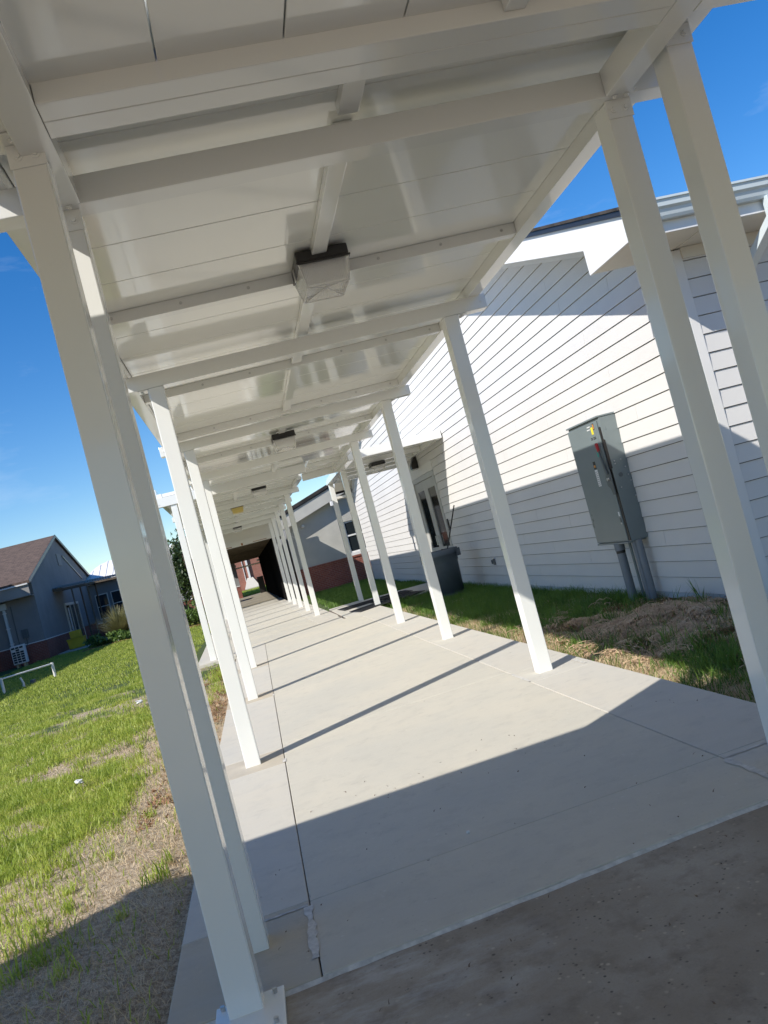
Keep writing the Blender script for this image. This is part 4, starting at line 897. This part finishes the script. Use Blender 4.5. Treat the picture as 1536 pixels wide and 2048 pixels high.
MB().add([(-11.45, 48.3, 0.0), (-10.65, 48.3, 0.0), (-10.65, 48.9, 0.0), (-11.45, 48.9, 0.0), (-11.5, 48.25, 0.55), (-10.6, 48.25, 0.55), (-10.6, 48.95, 0.55), (-11.5, 48.95, 0.55)], [(0, 3, 2, 1), (4, 5, 6, 7), (0, 1, 5, 4), (1, 2, 6, 5), (2, 3, 7, 6), (3, 0, 4, 7)]).build("body", CRATE, ct, bevel=0.02)
MB().box(-11.3, -10.75, 48.35, 48.85, 0.56, 0.95).build("upper_tub", CRATE, ct, bevel=0.02)
B(-11.52, -10.58, 48.23, 48.97, 0.50, 0.552).build("rim", CRATE, ct, bevel=0.01)
stp = B(-11.84, -8.4, 47.2, 50.6, -0.15, -0.02).build("path", CONC2); struct(stp)
bd = MB().box(-10.3, -8.6, 46.9, 47.05, 0.12, 0.22).build("board", PINE); bd.location = (0, 0, 0); tag(bd, "pale wooden board lying behind the flower bed", "board")

# ------------------------------------------------------------------ planting
def np_mesh(name, V, F, mat, kind=None, parent=None):
    me = bpy.data.meshes.new(name); V = np.asarray(V, np.float32); F = np.asarray(F, np.int32)
    me.vertices.add(len(V)); me.vertices.foreach_set("co", V.ravel())
    me.loops.add(F.size); me.loops.foreach_set("vertex_index", F.ravel())
    k = F.shape[1]; me.polygons.add(len(F))
    me.polygons.foreach_set("loop_start", np.arange(0, F.size, k, dtype=np.int32)); me.polygons.foreach_set("loop_total", np.full(len(F), k, np.int32))
    me.update(calc_edges=True); me.validate(); me.materials.append(mat)
    o = bpy.data.objects.new(name, me); col.objects.link(o)
    if kind: o["kind"] = kind
    if parent: o.parent = parent; OFF[o.name] = OFF.get(parent.name, (0, 0, 0))
    return o
def blades(x, y, z, h, w, lean, flat=0.0):
    n = len(x); a = rng.uniform(0, 2 * np.pi, n); d = rng.uniform(0, 2 * np.pi, n)
    wx, wy = np.cos(a) * w / 2, np.sin(a) * w / 2
    lx, ly = np.cos(d) * lean * h, np.sin(d) * lean * h
    V = np.empty((n, 5, 3)); up = h * np.sqrt(np.clip(1 - lean ** 2, 0.02, 1))
    V[:, 0] = np.stack([x - wx, y - wy, z - 0.01], -1); V[:, 1] = np.stack([x + wx, y + wy, z - 0.01], -1)
    V[:, 2] = np.stack([x - wx * 0.8 + lx * 0.35, y - wy * 0.8 + ly * 0.35, z + up * 0.6], -1); V[:, 3] = np.stack([x + wx * 0.8 + lx * 0.35, y + wy * 0.8 + ly * 0.35, z + up * 0.6], -1)
    V[:, 4] = np.stack([x + lx, y + ly, z + up * np.where(lean > 0.7, 0.75, 1.0)], -1)
    b = np.arange(n)[:, None] * 5
    F = np.concatenate([b + np.array([[0, 1, 3]]), b + np.array([[0, 3, 2]]), b + np.array([[2, 3, 4]])], 1).reshape(-1, 3)
    return V.reshape(-1, 3), F
def scatter(n, x0, x1, y0, y1, power=1.0):
    return rng.uniform(x0, x1, n), y0 + (y1 - y0) * rng.random(n) ** power
def lawn_patch(name, label_mat, n, reg, hr, wr, dens, kind="stuff", lean=(0.2, 0.8), power=1.0):
    x, y = scatter(n, *reg, power)
    keep = rng.random(n) < dens(x, y); x, y = x[keep], y[keep]; m = len(x)
    h = rng.uniform(hr[0], hr[1], m) * (0.6 + 0.9 * fbm(x * 1.3, y * 1.3, 9)); w = rng.uniform(wr[0], wr[1], m)
    V, F = blades(x, y, gz(x, y), h, w, rng.uniform(lean[0], lean[1], m))
    o = np_mesh(name, V, F, label_mat, kind); return o
sst = lambda a, b_, v: np.clip((v - a) / (b_ - a), 0, 1)
def dirt(x, y):   # bare strip beside the slab, patchy
    e = fbm(x * 1.1, y * 0.7, 31)
    strip = np.exp(-((x + 2.05 + 0.03 * (y - 6)) / 0.42) ** 2)
    return np.clip(sst(0.50, 0.66, fbm(x * 0.9, y * 0.5, 40)) * 0.8 + strip * 1.1 + 0.25 * (e - 0.5), 0, 1)
def lawn_d(x, y): return np.clip(1.1 - 1.15 * dirt(x, y), 0.04, 1) * np.where(x > -1.9, 0.3, 1) * (0.18 + 0.82 * sst(0.38, 0.54, fbm(x * 2.4, y * 1.6, 91)))
gl = lawn_patch("lawn_grass", GRASS, 150000, (-4.6, -1.72, 3.0, 10.0), (0.030, 0.085), (0.004, 0.009), lawn_d, lean=(0.25, 0.93)); tag(gl, "bright green lawn grass left of the walkway, near", "grass")
gl = lawn_patch("lawn_grass", GRASS, 150000, (-7.5, -1.72, 10.0, 19.0), (0.03, 0.09), (0.007, 0.012), lawn_d, lean=(0.25, 0.9)); tag(gl, "bright green lawn grass left of the walkway, middle distance", "grass")
gl = lawn_patch("lawn_grass", GRASS, 110000, (-12.5, -2.6, 19.0, 46.0), (0.04, 0.09), (0.013, 0.022), lambda x, y: np.clip(1.0 - 0.6 * dirt(x, y), 0.1, 1) * ((x < -2.75) | (y < 17)), lean=(0.2, 0.85)); tag(gl, "green lawn grass before the grey house", "grass")
gl = lawn_patch("straw", STRAW, 70000, (-5.2, -1.70, 3.0, 14.0), (0.03, 0.10), (0.0025, 0.005), lambda x, y: np.clip(0.22 + 0.8 * dirt(x, y), 0, 1), lean=(0.8, 0.995)); tag(gl, "dry straw scattered on the bare soil left of the walkway", "straw")
gl = lawn_patch("bark_mulch", MULCHM, 7000, (-2.2, -1.68, 6.4, 16.5), (0.03, 0.08), (0.010, 0.022), lambda x, y: np.where(fbm(x * 2, y * 0.8, 77) > 0.42, 1, 0.1), lean=(0.9, 0.99)); tag(gl, "orange-brown bark chips beside the left slab edge", "mulch")
# right-hand strip
def straw_r(x, y): return np.clip(np.exp(-((x - 2.9 + 0.12 * (y - 7.4)) / 0.55) ** 2) * np.exp(-((y - 7.6) / 1.9) ** 2) * 1.5 + np.exp(-((x - 1.90) / 0.22) ** 2) * 0.85 + 0.75 * sst(0.50, 0.60, fbm(x * 1.9, y * 1.3, 61)), 0, 1)
lush = lambda x, y: np.clip(1.15 - 1.08 * straw_r(x, y) - np.exp(-((y - 9.3) / 0.9) ** 2) * np.where(x > 3.0, 0.9, 0.0), 0.03, 1)
gl = lawn_patch("verge_grass", LUSH, 110000, (1.72, 3.74, 4.2, 19.85), (0.06, 0.17), (0.004, 0.009), lush, power=1.15, lean=(0.25, 0.93)); tag(gl, "lush green grass between the walkway and the white siding", "grass")
gl = lawn_patch("verge_grass", LUSH, 36000, (0.95, 3.9, 23.1, 36.9), (0.05, 0.12), (0.009, 0.016), lambda x, y: 0.3 + 0.7 * (x > 1.35)); tag(gl, "green grass in front of the brick base beyond the door path", "grass")
gl = lawn_patch("straw", STRAW, 95000, (1.70, 3.72, 4.2, 18.0), (0.05, 0.17), (0.0025, 0.005), lambda x, y: np.clip(0.05 + 1.0 * straw_r(x, y), 0, 1), lean=(0.86, 0.998), power=1.3); tag(gl, "brown dry grass clippings heaped before the siding", "straw")
gl = lawn_patch("far_grass", GRASS, 26000, (-4.0, 1.0, 61.3, 84.0), (0.08, 0.16), (0.03, 0.05), lambda x, y: np.ones_like(x)); tag(gl, "green grass strip seen through the dark passage", "grass")
def clumps(name, mat, nc, reg, dens, per, rad, hr, wr, label, power=1.0):
    cx_, cy_ = scatter(nc, *reg, power); kp = rng.random(nc) < dens(cx_, cy_); cx_, cy_ = cx_[kp], cy_[kp]
    sz = rng.uniform(0.5, 1.3, len(cx_)); x = np.repeat(cx_, per); y = np.repeat(cy_, per); z_ = np.repeat(sz, per); n_ = len(x)
    x = x + rng.normal(size=n_) * rad * z_; y = y + rng.normal(size=n_) * rad * z_
    V, F = blades(x, y, gz(x, y), rng.uniform(hr[0], hr[1], n_) * z_, rng.uniform(wr[0], wr[1], n_), rng.uniform(0.2, 0.85, n_))
    o = np_mesh(name, V, F, mat, "stuff"); tag(o, label, "grass")
clumps("grass_clumps", GRASS, 900, (-5.5, -1.85, 3.6, 14.0), lambda x, y: np.clip(1 - 0.75 * dirt(x, y), 0.12, 1), 26, 0.035, (0.06, 0.15), (0.005, 0.010), "taller yellow-green grass clumps in the left lawn")
clumps("grass_clumps", LUSH, 420, (1.95, 3.6, 5.0, 19.5), lambda x, y: np.clip(1.1 - 1.1 * straw_r(x, y), 0.06, 1), 30, 0.045, (0.10, 0.24), (0.005, 0.010), "taller bright green grass clumps before the siding")
def heap(n, label):   # raked heap of brown clippings, strands combed in swirls over a lumpy mound
    x = rng.uniform(1.9, 3.72, n); y = rng.uniform(5.2, 10.4, n)
    dns = np.clip(np.exp(-((x - 2.9 + 0.12 * (y - 7.4)) / 0.50) ** 2) * np.exp(-((y - 7.7) / 1.6) ** 2) * 1.4 + np.exp(-((x - 3.45) / 0.25) ** 2) * np.exp(-((y - 9.0) / 1.2) ** 2), 0, 1) * sst(0.32, 0.46, fbm(x * 2.6, y * 2.6, 71))
    kp = rng.random(n) < dns; x, y = x[kp], y[kp]; m_ = len(x)
    z = gz(x, y) + 0.11 * np.clip(fbm(x * 3.4, y * 3.4, 73) - 0.35, 0, 1) * rng.random(m_) * 2.0
    ang = fbm(x * 1.4, y * 1.4, 75) * 14 + rng.normal(size=m_) * 0.6; L = rng.uniform(0.06, 0.20, m_); w_ = rng.uniform(0.0025, 0.005, m_)
    dx_, dy_ = np.cos(ang), np.sin(ang); arch = rng.uniform(0.0, 0.035, m_)
    V = np.empty((m_, 6, 3))
    for k, t in enumerate((0.0, 0.5, 1.0)):
        px, py, pz = x + dx_ * L * (t - 0.5), y + dy_ * L * (t - 0.5), z + arch * (1 - (2 * t - 1) ** 2) + 0.01
        V[:, 2 * k] = np.stack([px - dy_ * w_, py + dx_ * w_, pz], -1); V[:, 2 * k + 1] = np.stack([px + dy_ * w_, py - dx_ * w_, pz + w_], -1)
    b_ = np.arange(m_)[:, None] * 6
    F = np.concatenate([b_ + np.array([[0, 1, 3, 2]]), b_ + np.array([[2, 3, 5, 4]])], 1).reshape(-1, 4)
    o = np_mesh("clippings_heap", V.reshape(-1, 3), F, HAY, "stuff"); tag(o, label, "clippings")
heap(70000, "raked heap of brown grass clippings below the electrical box")
# tall weed at the wall
wd = thing("weed", "tall sprouting weed against the base of the white siding", "plant", (3.70, 8.62, -0.06))
m = MB()
for k in range(9):
    a = random.uniform(0, 6.28); l = random.uniform(0.14, 0.34); ln = random.uniform(0.1, 0.55)
    p0 = Vector((3.70 + random.uniform(-.03, .0), 8.62 + random.uniform(-.06, .06), -0.06)); t_ = p0 + Vector((-abs(math.cos(a)) * ln * l, math.sin(a) * ln * 1.8 * l, l))
    mdl = (p0 + t_) / 2 + Vector((0, 0, 0.05 * l)); s_ = Vector((math.sin(a), math.cos(a), 0)) * 0.006
    m.add([p0 - s_, p0 + s_, mdl + s_, mdl - s_, t_], [(0, 1, 2, 3), (3, 2, 4)])
m.build("leaves", LUSH, wd)

def leaf_cloud(n, c, rad, size, shell=0.35):
    # leaf cards through an ellipsoid, clumped
    k = max(6, n // 60); cl = rng.normal(size=(k, 3)); cl /= np.linalg.norm(cl, axis=1)[:, None]; cl *= (rng.random(k) ** 0.5)[:, None]
    ix = rng.integers(0, k, n); P = cl[ix] + rng.normal(size=(n, 3)) * 0.17
    P = P * np.array(rad) + np.array(c)
    d1 = rng.normal(size=(n, 3)); d1 /= np.linalg.norm(d1, axis=1)[:, None]; d2 = np.cross(d1, rng.normal(size=(n, 3))); d2 /= np.linalg.norm(d2, axis=1)[:, None]
    s = size * rng.uniform(0.6, 1.4, n)[:, None]
    V = np.stack([P - d1 * s, P + d2 * s * 0.42, P + d1 * s, P - d2 * s * 0.42], 1).reshape(-1, 3)
    F = (np.arange(n)[:, None] * 4 + np.array([[0, 1, 2, 3]]))
    return V, F
def tree(name, label, base, top, rad, nleaf, size, mat):
    t = thing(name, label, "tree", base)
    b = Vector(base); m = MB(); cz_ = top - rad[2]
    m.tube((b.x, b.y, -0.2), (b.x + 0.05, b.y, cz_ - rad[2] * 0.5), 0.09, 0.055, 8)
    for k in range(7):
        a = k * 2.4; e_ = Vector((b.x + math.cos(a) * rad[0] * 0.7, b.y + math.sin(a) * rad[1] * 0.7, cz_ + random.uniform(-0.4, 0.7) * rad[2]))
        m.tube((b.x + 0.03, b.y, cz_ - rad[2] * random.uniform(0.5, 0.9)), e_, 0.04, 0.012, 6)
    m.build("trunk", BARK, t)
    V, F = leaf_cloud(nleaf, (b.x, b.y, cz_), rad, size); V = V - np.array(base)
    np_mesh("crown", V, F, mat, None, t); return t
tree("holly_tree", "dark-leaved small tree standing left of the far walkway", (-3.85, 40.0, -0.05), 4.15, (0.95, 0.95, 1.55), 4200, 0.10, LEAF)
def bush(label, base, rad, n, size, mat, name="shrub", group=None):
    t = thing(name, label, "shrub", base, group=group)
    V, F = leaf_cloud(n, (0, 0, rad[2] * 0.75), rad, size); V[:, 2] = np.maximum(V[:, 2], 0.0)
    np_mesh("foliage", V, F, mat, None, t)
    m = MB()
    for k in range(6):
        a = k * 1.05; m.tube((base[0], base[1], base[2] - 0.1), (base[0] + math.cos(a) * rad[0] * 0.6, base[1] + math.sin(a) * rad[1] * 0.6, base[2] + rad[2] * random.uniform(0.7, 1.2)), 0.015, 0.005, 5)
    m.build("stems", BARK, t); return t
bush("bright green shrub at the foot of the dark-leaved tree", (-3.75, 37.4, -0.08), (0.75, 0.6, 0.62), 1600, 0.07, SHRUB)
bush("low shrub in the far bed, right of the tree's foot", (-3.0, 37.0, -0.08), (0.55, 0.5, 0.42), 1000, 0.06, SHRUB)
for k, (xx, yy_, r_, lb) in enumerate(((-9.0, 43.4, 0.55, "leftmost low shrub at the end of the mulch bed"), (-8.2, 43.0, 0.55, "middle low shrub below the fountain grass"), (-7.35, 42.6, 0.60, "right low shrub of the mulch bed near the white post"), (-6.5, 42.3, 0.5, "low shrub of the mulch bed hidden behind the white post"))):
    bush(lb, (xx, yy_, -0.08), (r_, 0.5, 0.36), 1100, 0.085, SHRUB, group="low shrubs in the mulch bed")
ft = thing("fountain_grass", "big tan fountain grass clump arching over the low shrubs", "plant", (-7.95, 44.0, -0.05))
n = 1700; th = rng.uniform(0, 2 * np.pi, n); sp2 = rng.uniform(0.15, 1.0, n); L_ = rng.uniform(1.1, 1.95, n)
seg = 4; V = np.empty((n, seg + 1, 2, 3))
for j in range(seg + 1):
    t = j / seg; r_ = sp2 * L_ * t * (0.55 + 0.45 * t); zz_ = L_ * t * np.sqrt(1 - (0.75 * sp2) ** 2) * (1 - 0.28 * sp2 * t * t); wd_ = 0.014 * (1 - 0.85 * t)
    for q_, s_ in ((0, -1), (1, 1)):
        V[:, j, q_] = np.stack([np.cos(th) * r_ - np.sin(th) * wd_ * s_, np.sin(th) * r_ + np.cos(th) * wd_ * s_, zz_], -1)
b0 = np.arange(n)[:, None] * (seg + 1) * 2
F = np.concatenate([b0 + np.array([[2 * j, 2 * j + 1, 2 * j + 3, 2 * j + 2]]) for j in range(seg)], 1).reshape(-1, 4)
np_mesh("blades", V.reshape(-1, 3), F, TUFT, None, ft)
# mulch beds
def bed(x0, x1, y0, y1, lbl):
    n = 5000; x = rng.uniform(x0, x1, n); y = rng.uniform(y0, y1, n)
    V, F = blades(x, y, np.full(n, -0.05), rng.uniform(0.05, 0.12, n), rng.uniform(0.02, 0.04, n), rng.uniform(0.85, 0.98, n))
    o = np_mesh("bark_mulch", V, F, MULCHM, "stuff"); tag(o, lbl, "mulch")
bed(-9.6, -5.8, 41.9, 44.4, "red-brown mulch bed under the low shrubs"); bed(-5.2, -2.7, 36.2, 38.4, "red-brown mulch bed below the dark-leaved tree")
# litter
def scrap(p, s, lbl, mat=PAPER):
    bm = bmesh.new(); bmesh.ops.create_icosphere(bm, subdivisions=2, radius=s)
    for v in bm.verts: v.co = v.co * random.uniform(0.55, 1.25); v.co.z *= 0.6
    me = bpy.data.meshes.new("paper_scrap"); bm.to_mesh(me); bm.free(); me.materials.append(mat)
    o = bpy.data.objects.new("paper_scrap", me); col.objects.link(o); o.location = p; tag(o, lbl, "litter")
scrap((-3.12, 13.8, 0.02), 0.055, "crumpled white paper scrap on the lawn, the farther one")
scrap((-3.02, 8.63, 0.0), 0.040, "crumpled pale paper scrap on the lawn, the nearer one")
scrap((-0.226, 4.15, 0.006), 0.010, "tiny white scrap on the shaded slab")
n = 130; x = rng.uniform(-1.5, 1.6, n); y = 1.6 + 4.2 * rng.random(n); 
V, F = blades(x, y, np.where(y > 3.42, 0.003, -0.008) + SH * x, rng.uniform(0.012, 0.035, n), rng.uniform(0.004, 0.010, n), np.full(n, 0.985))
o = np_mesh("leaf_crumbs", V, F, BARK, "stuff"); tag(o, "scattered dark leaf crumbs on the concrete", "debris")
